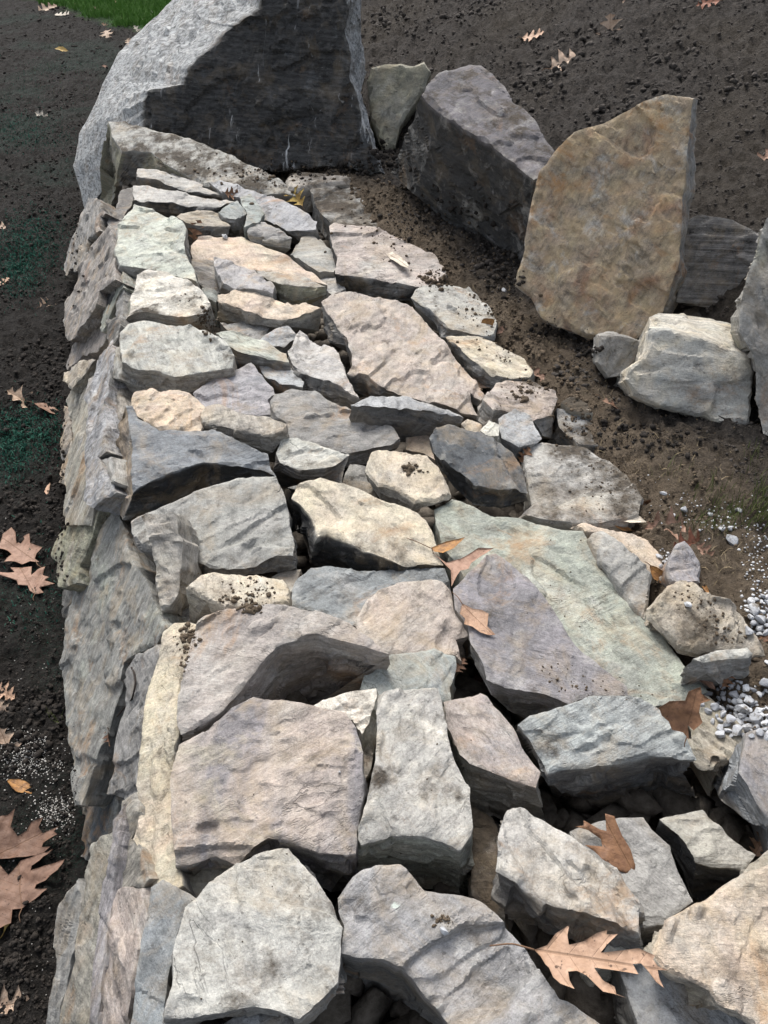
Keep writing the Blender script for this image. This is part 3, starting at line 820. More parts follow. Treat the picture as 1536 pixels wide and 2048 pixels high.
top_stone('stone', 'flat reddish brown stone in the gap between the cream stone and the slate block', [(812, 876), (858, 866), (872, 900), (884, 928), (848, 905), (813, 896)], h=-.02, ca='ginger', rough=.7)
top_stone('stone', 'dark slate block with cracked flat top', [
    (859, 867, 860, 888), (873, 852), (900, 846), (962, 863), (1002, 887), (1025, 902), (1048, 937), (1058, 977, 1058, 1002), (1033, 974, 1030, 1010), (1002, 976, 1000, 1015), (947, 967, 945, 1010), (920, 941, 924, 990), (884, 916, 896, 962), (868, 896, 876, 932)],
    h=.07, tilt=(.02, -.10), ca='slate', cb='blue', mb=.04, cs='dark', rough=1.3)
top_stone('stone', 'light grey block with a shaded right end, left of the cream stone', [
    (563, 875), (595, 877), (649, 893), (699, 912, 684, 966), (670, 932, 660, 960), (610, 942, 612, 957), (560, 924, 550, 940), (552, 905)], h=.04, ca='lgrey', cs='dgrey', rough=1.3)
top_stone('stone', 'dark triangular stone in the gap left of the cream stone', [(700, 926), (739, 934), (730, 946), (756, 988), (740, 998), (684, 968)], h=-.01, ca='dgrey', cs='dark')
top_stone('stone', 'cream five sided stone with a crumb of soil on top', [
    (730, 941, 736, 958), (744, 902), (759, 895), (798, 900), (853, 910), (877, 930), (902, 984, 898, 998), (869, 1000, 864, 1010), (830, 1002, 820, 1024), (791, 978, 786, 1010), (755, 972, 760, 1000)],
    h=.065, tilt=(0, -.12), ca='cream', cb='tan', mb=.1, cs='tan', round_=.04)
top_stone('stone_slab', 'large pale slab half under soil with green lichen at its corner', [
    (1045, 902), (1084, 883), (1119, 887), (1172, 891), (1195, 908), (1252, 950), (1285, 1000), (1275, 1035), (1236, 1043), (1142, 1053, 1145, 1063), (1076, 1043, 1080, 1054), (1037, 1035), (1064, 1008), (1060, 984), (1054, 945)],
    h=.015, tilt=(.02, -.06), ca='lgrey', cb='tangrey', mb=.2, dirt=.24)
top_stone('stone', 'dark blue slate stone with a deep black crescent front', [
    (251, 812, 245, 835), (265, 813), (276, 836), (321, 859), (395, 861), (427, 859), (481, 887), (536, 910), (541, 934), (552, 949, 553, 957), (520, 935, 530, 965), (450, 928, 462, 985), (407, 926, 412, 1000), (345, 945, 335, 1028), (266, 975, 246, 1040), (263, 918, 229, 968), (261, 867, 236, 893)],
    h=.06, tilt=(.0, -.10), ca='blue', cb='slate', mb=.12, cs='black', csl='ginger', band=.3)
top_stone('stone_slab', 'large smooth grey slab in the left middle of the wall', [
    (262, 1038), (300, 1018), (415, 976), (473, 958), (552, 953), (565, 977), (575, 1012), (588, 1082), (586, 1112, 587, 1134), (555, 1112, 560, 1142), (513, 1133, 520, 1148), (489, 1139, 489, 1151), (419, 1135, 412, 1152), (368, 1112, 368, 1150), (320, 1106), (285, 1090, 290, 1105), (262, 1062, 268, 1085)],
    h=.045, tilt=(-.02, -.16), ca='grey', cb='lgrey', mb=.12, cs='dgrey')
top_stone('stone', 'upright tan grey post of stone on the left edge of the wall', [
    (284, 1034, 282, 1040), (294, 1027), (325, 1030), (349, 1026), (355, 1039), (357, 1068), (366, 1078), (362, 1104), (357, 1156), (352, 1193), (338, 1216), (321, 1221), (312, 1177), (310, 1130), (302, 1086), (295, 1057)],
    h=.085, tilt=(-.15, -.55), ca='tangrey', cb='ginger', mb=.05, band=.6, rough=1.4)
top_stone('stone', 'grey stone with a shaded round left end between the smooth slab and the cream stone', [
    (575, 977, 578, 1010), (605, 984, 590, 1080), (632, 1010, 600, 1120), (640, 1060, 620, 1132), (632, 1090, 625, 1138), (700, 1070), (650, 1000), (600, 972)], h=.0, ca='dgrey', cs='dark')
top_stone('stone_slab', 'large cream stone with a wedge shaped front shaded black', [
    (582, 990), (592, 965), (640, 953), (700, 970), (760, 998), (820, 1018), (852, 1040), (868, 1068), (876, 1100), (887, 1130, 886, 1142), (800, 1132, 798, 1142), (745, 1110, 740, 1140), (690, 1082, 672, 1140), (655, 1066, 628, 1132), (636, 1072, 620, 1120), (625, 1030, 600, 1060), (600, 1002)],
    h=.05, tilt=(.02, -.14), ca='cream', cb='lgrey', mb=.14, cs='black')
top_stone('stone_slab', 'long green slab running down the right side of the wall', [
    (869, 1016), (904, 996), (931, 1004), (990, 1031), (1041, 1035), (1072, 1047), (1166, 1062), (1182, 1093), (1242, 1173), (1305, 1241), (1353, 1306), (1390, 1354), (1414, 1388), (1330, 1415), (1220, 1405), (1110, 1350), (1010, 1230), (930, 1160), (885, 1090), (872, 1050)],
    h=.02, tilt=(.02, -.05), ca='green', cb='lgreen', mb=.16, band=.3, rough=.7)
top_stone('stone_slab', 'purple grey slab lying on the long green slab', [
    (906, 1178), (941, 1143), (973, 1112), (992, 1103), (1016, 1123), (1047, 1151), (1094, 1198), (1125, 1248), (1160, 1303), (1199, 1338), (1252, 1376), (1254, 1394), (1172, 1398), (1141, 1408, 1138, 1416), (1090, 1387, 1090, 1428), (1043, 1379, 1050, 1436), (1002, 1370, 1015, 1420), (973, 1358, 982, 1390), (968, 1334, 950, 1330), (941, 1288, 942, 1310), (936, 1252), (910, 1217)],
    h=.04, tilt=(.03, -.08), ca='purple', cb='lpurple', mb=.2, cs='dgrey', band=.25, rough=.6, bevel=.7)
top_stone('stone', 'grey speckled stone along the right edge of the long green slab', [
    (1175, 1073), (1185, 1059), (1205, 1054), (1228, 1069), (1276, 1109), (1307, 1141), (1302, 1166), (1297, 1205), (1291, 1230), (1270, 1212), (1242, 1173), (1197, 1119)], h=.035, ca='grey', cb='lpurple', mb=.1, round_=.12, rough=1.3)
top_stone('stone', 'rounded orange tan stone behind the grey speckled stone', [(1140, 1050), (1165, 1040), (1214, 1051), (1270, 1064), (1300, 1078), (1323, 1104), (1335, 1138), (1330, 1160), (1300, 1150), (1260, 1110), (1215, 1075)], h=.02, ca='peach', cb='orange', mb=.1, round_=.16, rough=.6)
top_stone('stone', 'small pointed grey stone standing at the right beside brown leaves', [(1334, 1150), (1337, 1116), (1353, 1087), (1370, 1081), (1384, 1095), (1402, 1124), (1401, 1164), (1372, 1172), (1341, 1166)], h=.045, tilt=(-.1, -.5), ca='lpurple', cb='tan', mb=.05, round_=.12)
top_stone('stone', 'round tan stone with soil in its hollows at the right', [
    (1296, 1212), (1316, 1190), (1356, 1156), (1373, 1151), (1395, 1166), (1421, 1193), (1478, 1207), (1494, 1232), (1528, 1283), (1540, 1312), (1500, 1312), (1466, 1305), (1398, 1300, 1398, 1318), (1353, 1285, 1353, 1306), (1310, 1240, 1310, 1252), (1297, 1230)],
    h=.05, tilt=(.0, -.25), ca='tan', cb='peach', mb=.1, dirt=.22, round_=.10, rough=1.8)
top_stone('stone', 'grey layered block at the right above the white gravel', [
    (1386, 1318), (1435, 1298), (1495, 1294), (1507, 1305, 1526, 1352), (1498, 1314, 1500, 1370), (1440, 1317, 1440, 1364), (1400, 1324, 1415, 1345)], h=.075, ca='lgrey', cs='grey', band=.8)
top_stone('stone', 'tan fractured stone beneath the brown oak leaf, beside the white gravel', [
    (1400, 1384), (1417, 1390), (1453, 1425), (1487, 1461), (1493, 1472), (1460, 1515, 1460, 1520), (1440, 1512, 1440, 1540), (1404, 1500, 1402, 1535), (1378, 1485, 1380, 1500), (1399, 1450)], h=.02, ca='tan', cb='olive', mb=.1, rough=1.8)
top_stone('stone', 'flat pale grey stone under the edge of the white gravel', [(1490, 1385), (1520, 1372), (1600, 1365), (1610, 1430), (1530, 1436), (1495, 1415)], h=-.02, ca='lblue')
top_stone('stone', 'thin grey sliver above the blue grey stone', [(543, 1150), (560, 1140), (602, 1137), (594, 1158), (582, 1185), (568, 1165)], h=.0, ca='tangrey')
top_stone('stone', 'blue grey stone with a bumpy top in the middle of the wall', [
    (581, 1200), (591, 1155), (622, 1133), (661, 1130), (720, 1141), (800, 1137), (855, 1129), (888, 1139), (902, 1170), (905, 1190), (830, 1195), (760, 1210), (725, 1250), (700, 1256), (640, 1225), (583, 1212)], h=.02, ca='blue', cb='lblue', mb=.12, rough=1.4)
top_stone('stone', 'cream oval stone sprinkled with dark soil', [
    (371, 1172, 380, 1182), (403, 1145), (427, 1138), (513, 1147), (567, 1158), (582, 1182), (578, 1206), (532, 1210), (481, 1212), (450, 1214, 450, 1220), (410, 1196, 415, 1206)], h=.065, ca='cream', cb='white', mb=.05, round_=.12, rough=.6, dirt=.14)
top_stone('stone', 'dark green grey wedge in the shadow of the cream oval stone', [(324, 1229), (352, 1205), (376, 1190), (425, 1198), (455, 1217), (405, 1240), (391, 1250), (337, 1256)], h=-.02, ca='dgrey', cb='teal', mb=.0)
top_stone('stone', 'pinkish tan stone with a cracked top right of centre', [
    (708, 1240), (735, 1198), (755, 1180), (805, 1163), (883, 1163), (903, 1178), (908, 1217), (936, 1256), (938, 1268), (912, 1276), (923, 1317, 923, 1324), (910, 1309), (828, 1305), (773, 1309), (735, 1290)], h=.035, tilt=(.02, -.10), ca='pink', cb='peach', mb=.16)
top_stone('stone', 'pale teal stone between the mauve stone and the white tan block', [
    (750, 1342), (754, 1322), (785, 1307), (867, 1296), (911, 1311), (913, 1334), (900, 1370), (903, 1398), (860, 1402), (760, 1400), (722, 1378), (729, 1350)], h=.03, tilt=(.0, -.14), ca='teal', cb='lblue', mb=.12)
top_stone('stone_slab', 'big mauve stone with a shaded front facet and soil at its back', [
    (384, 1275), (396, 1245), (411, 1232), (454, 1216), (532, 1204), (583, 1210), (640, 1228), (700, 1250), (747, 1283), (777, 1307, 777, 1314), (731, 1295, 742, 1345), (688, 1286, 702, 1378), (636, 1272, 640, 1402), (598, 1276, 612, 1414), (552, 1291, 580, 1408), (524, 1323, 550, 1402), (497, 1354, 512, 1400), (458, 1405, 470, 1440), (434, 1432), (387, 1462, 390, 1475), (362, 1470, 364, 1480), (352, 1436), (356, 1389), (370, 1330)],
    h=.075, tilt=(-.04, -.10), ca='mauve', cb='lgrey', mb=.12, cs='mauve', band=.3)
top_stone('stone', 'tall cream coloured slab standing on edge at the left of the wall', [
    (328, 1266, 318, 1275), (348, 1246), (372, 1243), (395, 1250), (394, 1280), (372, 1330), (362, 1360), (355, 1440), (362, 1465), (352, 1500), (343, 1560), (343, 1640), (347, 1700), (364, 1770), (345, 1785), (300, 1765, 296, 1775), (285, 1720, 279, 1725), (258, 1672, 252, 1680), (275, 1600, 268, 1602), (271, 1570, 265, 1572), (275, 1530, 270, 1532), (290, 1440, 284, 1442), (299, 1364, 292, 1368)],
    h=.04, tilt=(-.30, -.10), ca='cream', cb='peach', mb=.22, cs='grey', band=.15, rough=1.2)
top_stone('stone', 'whitish knob of stone behind the striped pink slab', [(612, 1414), (645, 1395), (708, 1381), (752, 1375), (754, 1390), (738, 1444), (724, 1470), (705, 1440)], h=.045, ca='white', cb='lgrey', mb=.1, rough=1.5)
top_stone('stone', 'grey lower ledge of stone under the striped pink slab', [(340, 1690), (390, 1725), (440, 1700), (480, 1720), (440, 1765), (391, 1798), (362, 1778)], h=.0, ca='tangrey', cb='lgreen', mb=.1)
top_stone('stone_slab', 'big slab with pink and purple stripes near the front left', [
    (356, 1487), (438, 1430), (460, 1408), (505, 1386), (571, 1401), (618, 1412), (690, 1420), (712, 1452), (726, 1500), (724, 1540), (727, 1559), (720, 1626), (713, 1690), (711, 1706, 703, 1728), (641, 1704, 662, 1785), (590, 1686, 615, 1760), (563, 1677, 590, 1735), (536, 1673, 540, 1700), (470, 1722, 470, 1735), (430, 1705, 440, 1735), (375, 1722, 385, 1745), (347, 1722), (341, 1640), (341, 1567)],
    h=.07, tilt=(-.02, -.10), ca='pink', cb='purple', mb=-.2, stripe=.85, cc='tan', cs='dgrey', band=.45, rough=1.0)
top_stone('stone', 'small grey face of stone right of the striped pink slab', [(712, 1470), (726, 1462), (746, 1505), (742, 1535), (728, 1560), (716, 1520)], h=.0, ca='tangrey')
top_stone('stone', 'whitish tan long block with a dark green front', [
    (752, 1424), (757, 1385), (809, 1372), (876, 1369), (884, 1397), (889, 1424), (897, 1472), (913, 1524), (940, 1579), (946, 1653), (941, 1672, 944, 1795), (920, 1700, 920, 1790), (884, 1684, 888, 1785), (826, 1673, 850, 1778), (783, 1669, 790, 1748), (722, 1686, 714, 1740), (716, 1675, 708, 1690), (728, 1618), (744, 1548), (753, 1481)],
    h=.075, tilt=(-.04, -.08), ca='lgrey', cb='white', mb=.18, cs='green', dirt=.10)
top_stone('stone', 'pinkish grey slab with an angular brown front, right of the whitish block', [
    (887, 1405), (961, 1382), (975, 1389), (1000, 1420), (1028, 1455), (1043, 1493), (1082, 1542, 1146, 1672), (1072, 1573, 1095, 1660), (1041, 1563, 1040, 1645), (982, 1542, 1000, 1640), (939, 1528, 942, 1606), (920, 1509, 930, 1565), (893, 1450)],
    h=.05, tilt=(.0, -.08), ca='pink', cb='lpurple', mb=.12, cs='tangrey')
top_stone('stone_slab', 'thick blue grey block with a pale upper edge and shaded underside', [
    (1035, 1450), (1059, 1432), (1141, 1409), (1176, 1393), (1258, 1390), (1297, 1405), (1316, 1416), (1372, 1466), (1394, 1520, 1433, 1596), (1345, 1512, 1408, 1616), (1297, 1508, 1339, 1634), (1238, 1525, 1261, 1644), (1192, 1530, 1216, 1630), (1143, 1537, 1166, 1598), (1098, 1542, 1100, 1564), (1068, 1492, 1064, 1505), (1043, 1457)],
    h=.065, tilt=(.02, -.24), ca='lblue', cb='blue', mb=.14, cs='dgrey', band=.55, rough=1.3)
top_stone('stone', 'purple grey angular stone with a ridge at the right edge of the photo', [
    (1492, 1466, 1422, 1562), (1476, 1545, 1440, 1600), (1505, 1590, 1495, 1642), (1540, 1640, 1533, 1660), (1640, 1720), (1660, 1480), (1570, 1440)], h=.06, tilt=(.05, -.12), ca='purple', cb='lpurple', mb=.1, cs='blue', rough=.8)
top_stone('stone_slab', 'long tan grey stone with a stepped top and shaded lower face, near a lying leaf', [
    (996, 1672, 990, 1680), (1016, 1614), (1041, 1611), (1070, 1632), (1140, 1671), (1231, 1740), (1253, 1776), (1276, 1808), (1276, 1866, 1272, 1890), (1235, 1850, 1230, 1886), (1193, 1836, 1192, 1878), (1105, 1806, 1128, 1872), (1050, 1774, 1041, 1842), (992, 1740, 1000, 1808)],
    h=.06, tilt=(.0, -.10), ca='lgrey', cb='tangrey', mb=.12, cs='dgrey', band=.5, rough=1.7)
top_stone('stone', 'brown soil covered stone in the slot right of the whitish block', [(942, 1610), (985, 1635), (1008, 1690), (1000, 1760), (1010, 1835), (960, 1805), (944, 1790)], h=-.03, ca='brown', dirt=.3)
top_stone('stone_slab', 'flat grey slab with an oak leaf lying on it', [
    (1140, 1662), (1199, 1640), (1287, 1634), (1304, 1658), (1340, 1691), (1363, 1750), (1387, 1802), (1362, 1820), (1327, 1847, 1312, 1912), (1277, 1852, 1274, 1905), (1240, 1830), (1200, 1760), (1160, 1700)], h=.01, tilt=(.02, -.06), ca='grey', cb='tan', mb=.04, cs='dgrey', rough=.7)
top_stone('stone', 'grey block with shaded sides between the flat slab and the big cream stone', [
    (1319, 1639), (1407, 1617), (1432, 1645), (1461, 1671), (1514, 1707), (1491, 1736, 1440, 1790), (1427, 1730, 1405, 1800), (1391, 1722, 1382, 1795), (1379, 1701, 1366, 1745), (1355, 1671, 1332, 1692)], h=.02, tilt=(.02, -.08), ca='tangrey', cb='lgrey', mb=.1, cs='dark')
top_stone('stone', 'small tan lip of stone behind the big cream stone', [(1489, 1740), (1502, 1722), (1540, 1695), (1610, 1680), (1620, 1760), (1540, 1750)], h=.045, ca='tan')
top_stone('stone_slab', 'big cream orange stone in the right front corner', [
    (1309, 1906, 1312, 1930), (1319, 1873), (1329, 1841), (1384, 1808), (1414, 1795), (1489, 1742), (1540, 1727), (1700, 1690), (1740, 2100), (1600, 2110), (1502, 2038, 1500, 2050), (1437, 2006, 1440, 2018), (1420, 1978), (1362, 1948, 1370, 1968), (1329, 1935, 1334, 1952)],
    h=.06, tilt=(-.04, -.10), ca='peach', cb='cream', mb=.18, cs='tan', stain=1.3, band=.12, rough=1.2, round_=.03)
top_stone('stone', 'small whitish stone peeking out below the biggest oak leaf', [(1202, 1912), (1218, 1888), (1231, 1878), (1274, 1888), (1294, 1908), (1276, 1930), (1215, 1930)], h=.0, ca='white', cb='teal', mb=.1)
top_stone('stone_slab', 'blue grey stone under the biggest oak leaf in the front right', [
    (1240, 1940, 1108, 1955), (1290, 1922), (1340, 1938), (1420, 1982), (1502, 2040), (1580, 2100), (1360, 2130), (1285, 2080, 1220, 2110), (1262, 2010, 1150, 2040)], h=-.02, tilt=(.03, -.12), ca='lblue', cb='blue', mb=.1, cs='dgrey')
top_stone('stone_slab', 'large purple grey stone in the bottom middle with pale lichen spots', [
    (675, 1790), (705, 1750), (752, 1733), (802, 1732), (822, 1750), (849, 1782), (900, 1790), (947, 1798), (982, 1821), (1017, 1856), (1056, 1899), (1091, 1954), (1119, 1997), (1190, 2038), (1270, 2110), (940, 2140), (884, 2020, 850, 2200), (806, 1932, 770, 2180), (767, 1917, 722, 2160), (682, 1905, 672, 2090), (688, 1850), (677, 1822)],
    h=.06, tilt=(.0, -.10), ca='lpurple', cb='grey', mb=.18, cs='dgrey', rough=1.4, lichen=1.0)
top_stone('stone', 'pointed blue grey slab standing on edge in the bottom left corner', [
    (294, 1821, 290, 1826), (302, 1774, 298, 1780), (325, 1758), (391, 1795), (370, 1820), (354, 1866), (338, 1942), (326, 2036), (322, 2110), (245, 2110), (258, 2044, 252, 2046), (274, 1938, 268, 1940)], h=.03, tilt=(-.22, -.15), ca='blue', cb='lblue', mb=.1, cs='dgrey', rough=.8)
top_stone('stone_slab', 'broad rounded pale slab with a yellow green stained left side at the bottom', [
    (329, 2034), (346, 1960), (345, 1900), (360, 1850), (370, 1815), (403, 1782), (427, 1750), (470, 1722), (532, 1696), (575, 1691), (596, 1712), (630, 1750), (660, 1794), (672, 1830), (685, 1854), (680, 1910), (675, 1962, 670, 1992), (638, 2005, 645, 2022), (600, 2040, 602, 2052), (536, 2020), (509, 2015), (450, 2028, 452, 2034), (387, 2036, 390, 2044)],
    h=.075, tilt=(-.03, -.06), ca='lgrey', cb='cream', mb=.16, cs='grey', rough=1.2, dirt=.08)
top_stone('stone', 'blue grey stone cut off by the bottom edge of the photo', [(436, 2056), (470, 2034), (520, 2021), (562, 2030), (610, 2056), (620, 2120), (430, 2120)], h=.03, ca='lblue')

# ------------------------------------------------------------------ the dry stone wall below: face stones
wall = tag(empty('dry_stone_wall', (-.75, 1.6, -.45)), 'leaning left face of the dry stone wall, of big grey slabs set on edge above dark soil', 'wall')
FD = np.array([-.262, .965, 0.0])                       # along the wall
def face_stone(verts, out=0.0, tilt=0.0, **kw):
    n = np.cross(FD, np.array([-.32 - tilt, 0, -.45])); n /= np.linalg.norm(n)
    if n[2] < 0: n = -n
    seed = int(sum(v[0] for v in verts) * 3 + verts[0][1]) % 9973
    p0 = np.array([-.40, .91, .0]) + n * out
    for _ in range(16):                      # sink the slab until its head is level with the wall top
        if max(at_plane(v[0], v[1], p0, n)[2] for v in verts) < .045: break
        p0 = p0 - n * .01
    return stone('stone', verts, p0, n, seed=seed, parent=wall, **dict(dict(thick=.08, band=1.1, rough=.95, bevel=1.2, dirt=.12, shade=.86), **kw))

face_stone([(123, 1797), (150, 1760), (158, 1757), (160, 1794), (152, 1901), (130, 1982), (120, 2060), (92, 2060), (105, 1955), (109, 1861)], .02, ca='grey', cb='lgrey', mb=.1, band=1)
face_stone([(169, 1714), (177, 1687), (198, 1674), (230, 1660), (234, 1668), (233, 1703), (204, 1767), (194, 1874), (178, 2008), (172, 2060), (118, 2060), (148, 1928), (158, 1794)], .03, ca='tangrey', cb='ginger', mb=.12, band=1)
face_stone([(233, 1628), (243, 1607), (247, 1650), (239, 1714), (223, 1781), (212, 1874), (186, 2060), (170, 2060), (187, 1901), (203, 1767), (230, 1687)], .045, ca='lpurple', cb='pink', mb=.1, band=1)
face_stone([(246, 1602), (275, 1580), (281, 1628), (259, 1677), (283, 1700), (297, 1757), (282, 1778), (240, 1778), (223, 1792), (237, 1716)], .045, ca='tangrey', cb='pink', mb=.1)
face_stone([(223, 1790), (240, 1775), (278, 1776), (290, 1834), (268, 1982), (250, 2060), (185, 2060), (211, 1874)], .05, ca='pink', cb='lgrey', mb=.14, rough=1.2)
face_stone([(142, 1660), (160, 1612), (187, 1553), (222, 1500), (236, 1599), (228, 1660), (178, 1688), (166, 1720), (145, 1703)], -.07, ca='slate', cb='blue', mb=.05)
face_stone([(203, 1003), (232, 1010), (250, 1047), (256, 1075), (268, 1122), (300, 1161), (320, 1216), (338, 1256), (318, 1291), (250, 1327), (240, 1365), (216, 1443), (195, 1500), (160, 1610), (145, 1612), (138, 1535), (126, 1443), (121, 1338), (135, 1260), (151, 1169), (167, 1104), (193, 1039)],
           .03, ca='grey', cb='green', mb=.16, band=.8, rough=.9)['label'] = 'huge grey green slab set on edge'
face_stone([(117, 1172), (148, 1164), (152, 1203), (146, 1242), (126, 1302), (99, 1281), (77, 1253), (90, 1219)], -.03, ca='dgrey', cb='teal', mb=.05, cs='lgrey', round_=.1)['label'] = 'small dark stone jutting out at the base'
face_stone([(135, 995), (182, 1000), (201, 1006), (177, 1078), (156, 1130), (151, 1165), (117, 1174), (115, 1125), (103, 1112), (110, 1088), (132, 1052)], .02, ca='olive', cb='tangrey', mb=.15)
face_stone([(242, 1359), (256, 1372), (254, 1396), (229, 1469), (221, 1520), (214, 1553), (187, 1560), (200, 1505), (224, 1430)], -.05, ca='slate', band=.4)
face_stone([(250, 1325), (273, 1305), (312, 1289), (322, 1299), (302, 1365), (294, 1430), (281, 1495), (276, 1516), (275, 1572), (241, 1601), (206, 1587), (222, 1527), (226, 1495), (248, 1417), (256, 1378), (242, 1349)], .05, ca='grey', cb='lblue', mb=.1)
face_stone([(218, 676), (224, 709), (219, 748), (209, 806), (211, 845), (217, 904), (200, 916), (211, 939), (225, 982), (205, 1000), (187, 1017), (175, 1002), (175, 943), (174, 884), (173, 826), (167, 796), (188, 718)], .05, ca='lblue', cb='lgrey', mb=.15, rough=.9)
face_stone([(167, 738), (187, 728), (169, 796), (175, 835), (176, 884), (176, 955), (187, 1011), (175, 1050), (134, 1050), (133, 982), (130, 939), (142, 884), (138, 836), (132, 796), (143, 777)], .03, ca='tangrey', cb='lblue', mb=.1, rough=.9)
face_stone([(118, 965), (121, 904), (124, 845), (129, 812), (142, 845), (144, 884), (132, 939), (134, 972)], .0, ca='ginger', cb='grey', mb=.05)
face_stone([(143, 734), (163, 718), (184, 716), (168, 738), (155, 762), (142, 780), (126, 762), (127, 746)], .05, ca='tan', cb='cream', mb=.1)
face_stone([(220, 755), (232, 752), (240, 806), (246, 836), (232, 845), (218, 828), (209, 826), (213, 791)], .02, ca='tangrey')
face_stone([(209, 830), (222, 837), (244, 843), (235, 875), (229, 902), (216, 896), (207, 871)], .0, ca='dgrey')
face_stone([(199, 918), (224, 914), (229, 962), (218, 964), (210, 940)], .05, ca='lgrey')
face_stone([(222, 452), (231, 467), (227, 526), (236, 561), (203, 584), (199, 610), (176, 640), (160, 658), (144, 680), (128, 672), (124, 643), (129, 604), (147, 571), (160, 535), (176, 506), (202, 475)], .04, ca='mauve', cb='red', mb=.05, rough=1.0, dirt=.1)
face_stone([(198, 620), (213, 618), (203, 662), (218, 672), (192, 703), (159, 715), (136, 740), (130, 731), (143, 690), (166, 655), (177, 638)], .0, ca='mauve', cb='grey', mb=.05, rough=1.0)
face_stone([(179, 400), (194, 396), (201, 405), (207, 424), (199, 432), (195, 448), (197, 459), (176, 479), (168, 516), (157, 540), (126, 548), (124, 526), (143, 477), (158, 438)], .04, ca='grey', cs='dgrey', rough=1.2)
face_stone([(234, 560), (246, 543), (248, 575), (235, 594), (221, 623), (213, 643), (207, 664), (200, 662), (207, 623), (221, 594)], .08, ca='green')
face_stone([(215, 639), (235, 635), (240, 649), (230, 682), (223, 708), (215, 703)], .04, ca='dgrey')
face_stone([(199, 592), (226, 567), (232, 580), (219, 612), (200, 614)], .02, ca='dark')
face_stone([(222, 709), (232, 692), (236, 738), (234, 756), (218, 752)], .05, ca='lgrey')
face_stone([(236, 578), (246, 570), (246, 660), (236, 672), (226, 690), (228, 640)], .03, ca='grey')

# broken rubble packed between and under the loose stones
RUB = plain('rubble', (.06, .05, .04), (.19, .165, .135), 40, .9, .008)
# ------------------------------------------------------------------ finding surfaces
bpy.context.view_layer.update()
DG = bpy.context.evaluated_depsgraph_get()
def hit(x, y):
    """where the thing seen at a point of the photograph lies in the place"""
    ok, loc, nor, idx, ob, mt = scene.ray_cast(DG, Vector(CAM), Vector(ray(x, y)).normalized())
    return (np.array(loc), np.array(nor), ob) if ok else (at_ground(x, y), np.array([0, 0, 1.0]), None)
def drop_on(X, Y, top=3.0):
    ok, loc, nor, idx, ob, mt = scene.ray_cast(DG, Vector((X, Y, top)), Vector((0, 0, -1)))
    return (np.array(loc), np.array(nor)) if ok else (np.array([X, Y, 0]), np.array([0, 0, 1.0]))

# ------------------------------------------------------------------ lumps (clods, pebbles, granules)
PHI = (1 + 5 ** .5) / 2
ICO_V = np.array([(-1, PHI, 0), (1, PHI, 0), (-1, -PHI, 0), (1, -PHI, 0), (0, -1, PHI), (0, 1, PHI), (0, -1, -PHI), (0, 1, -PHI), (PHI, 0, -1), (PHI, 0, 1), (-PHI, 0, -1), (-PHI, 0, 1)])
ICO_V /= np.linalg.norm(ICO_V[0])
ICO_F = np.array([(0, 11, 5), (0, 5, 1), (0, 1, 7), (0, 7, 10), (0, 10, 11), (1, 5, 9), (5, 11, 4), (11, 10, 2), (10, 7, 6), (7, 1, 8), (3, 9, 4), (3, 4, 2), (3, 2, 6), (3, 6, 8), (3, 8, 9), (4, 9, 5), (2, 4, 11), (6, 2, 10), (8, 6, 7), (9, 8, 1)])
def lumps(name, centres, radii, mat, flat=.8, rag=.55, kind='stuff', smooth_all=False):
    n = len(centres)
    a = RNG.uniform(0, 6.283, n); ca, sa = np.cos(a), np.sin(a)
    V = ICO_V[None] * (1 + RNG.uniform(-rag, rag, (n, 12, 1))) * radii[:, None, None] * RNG.uniform(.75, 1.3, (n, 1, 3))
    x = V[..., 0] * ca[:, None] - V[..., 1] * sa[:, None]; y = V[..., 0] * sa[:, None] + V[..., 1] * ca[:, None]
    V = np.stack([x, y, V[..., 2] * flat], -1) + centres[:, None, :]
    F = (ICO_F[None] + 12 * np.arange(n)[:, None, None]).reshape(-1, 3)
    me = mesh_from(name, V.reshape(-1, 3), F, smooth_all=smooth_all)
    return tag(link(name, me, mat), kind=kind)

yy = RNG.uniform(.22, 3.5, 2600)
xx = np.interp(yy, *XL) + .05 + RNG.uniform(0, 1, 2600) * (np.interp(yy, *XR) - np.interp(yy, *XL) - .12)
rr_ = RNG.uniform(.010, .036, 2600)
lumps('rubble_fill', np.stack([xx, yy, -.125 + rr_ * .25 + RNG.uniform(0, .02, 2600)], 1), rr_, RUB, .6, .75)

def scatter_clods(name, n, zone, rmin, rmax, mat, power=2.2, far=None):
    Y = np.exp(RNG.uniform(math.log(.35), math.log(9.5), n * 3)); X = np.zeros(n * 3)
    X = zone(Y)
    z = ground_z(X, Y)
    px = 768 + X * FPX / (Y * CP + (CAM_H - z) * SP); 
    ok = (px > -250) & (px < 1790)
    X, Y, z = X[ok][:n], Y[ok][:n], z[ok][:n]
    clump = smooth(-.35, .5, fbm(np.stack([X * 5, Y * 5, X * 0], 1), 77, 3))
    r = (rmin + (rmax - rmin) * RNG.uniform(0, 1, len(X)) ** power) * (.45 + .75 * clump) * np.clip(.75 + Y * .12, .8, 1.7)
    if far is not None:
        q = (X - .03) * .924 + (Y - 3.24) * .382 + fbm(np.stack([X * 3, Y * 3, X * 0], 1), 78, 2) * .2
        ok = q > far
        X, Y, z, r = X[ok], Y[ok], z[ok], r[ok]
    lumps(name, np.stack([X, Y, z + r * .15], 1), r, mat)

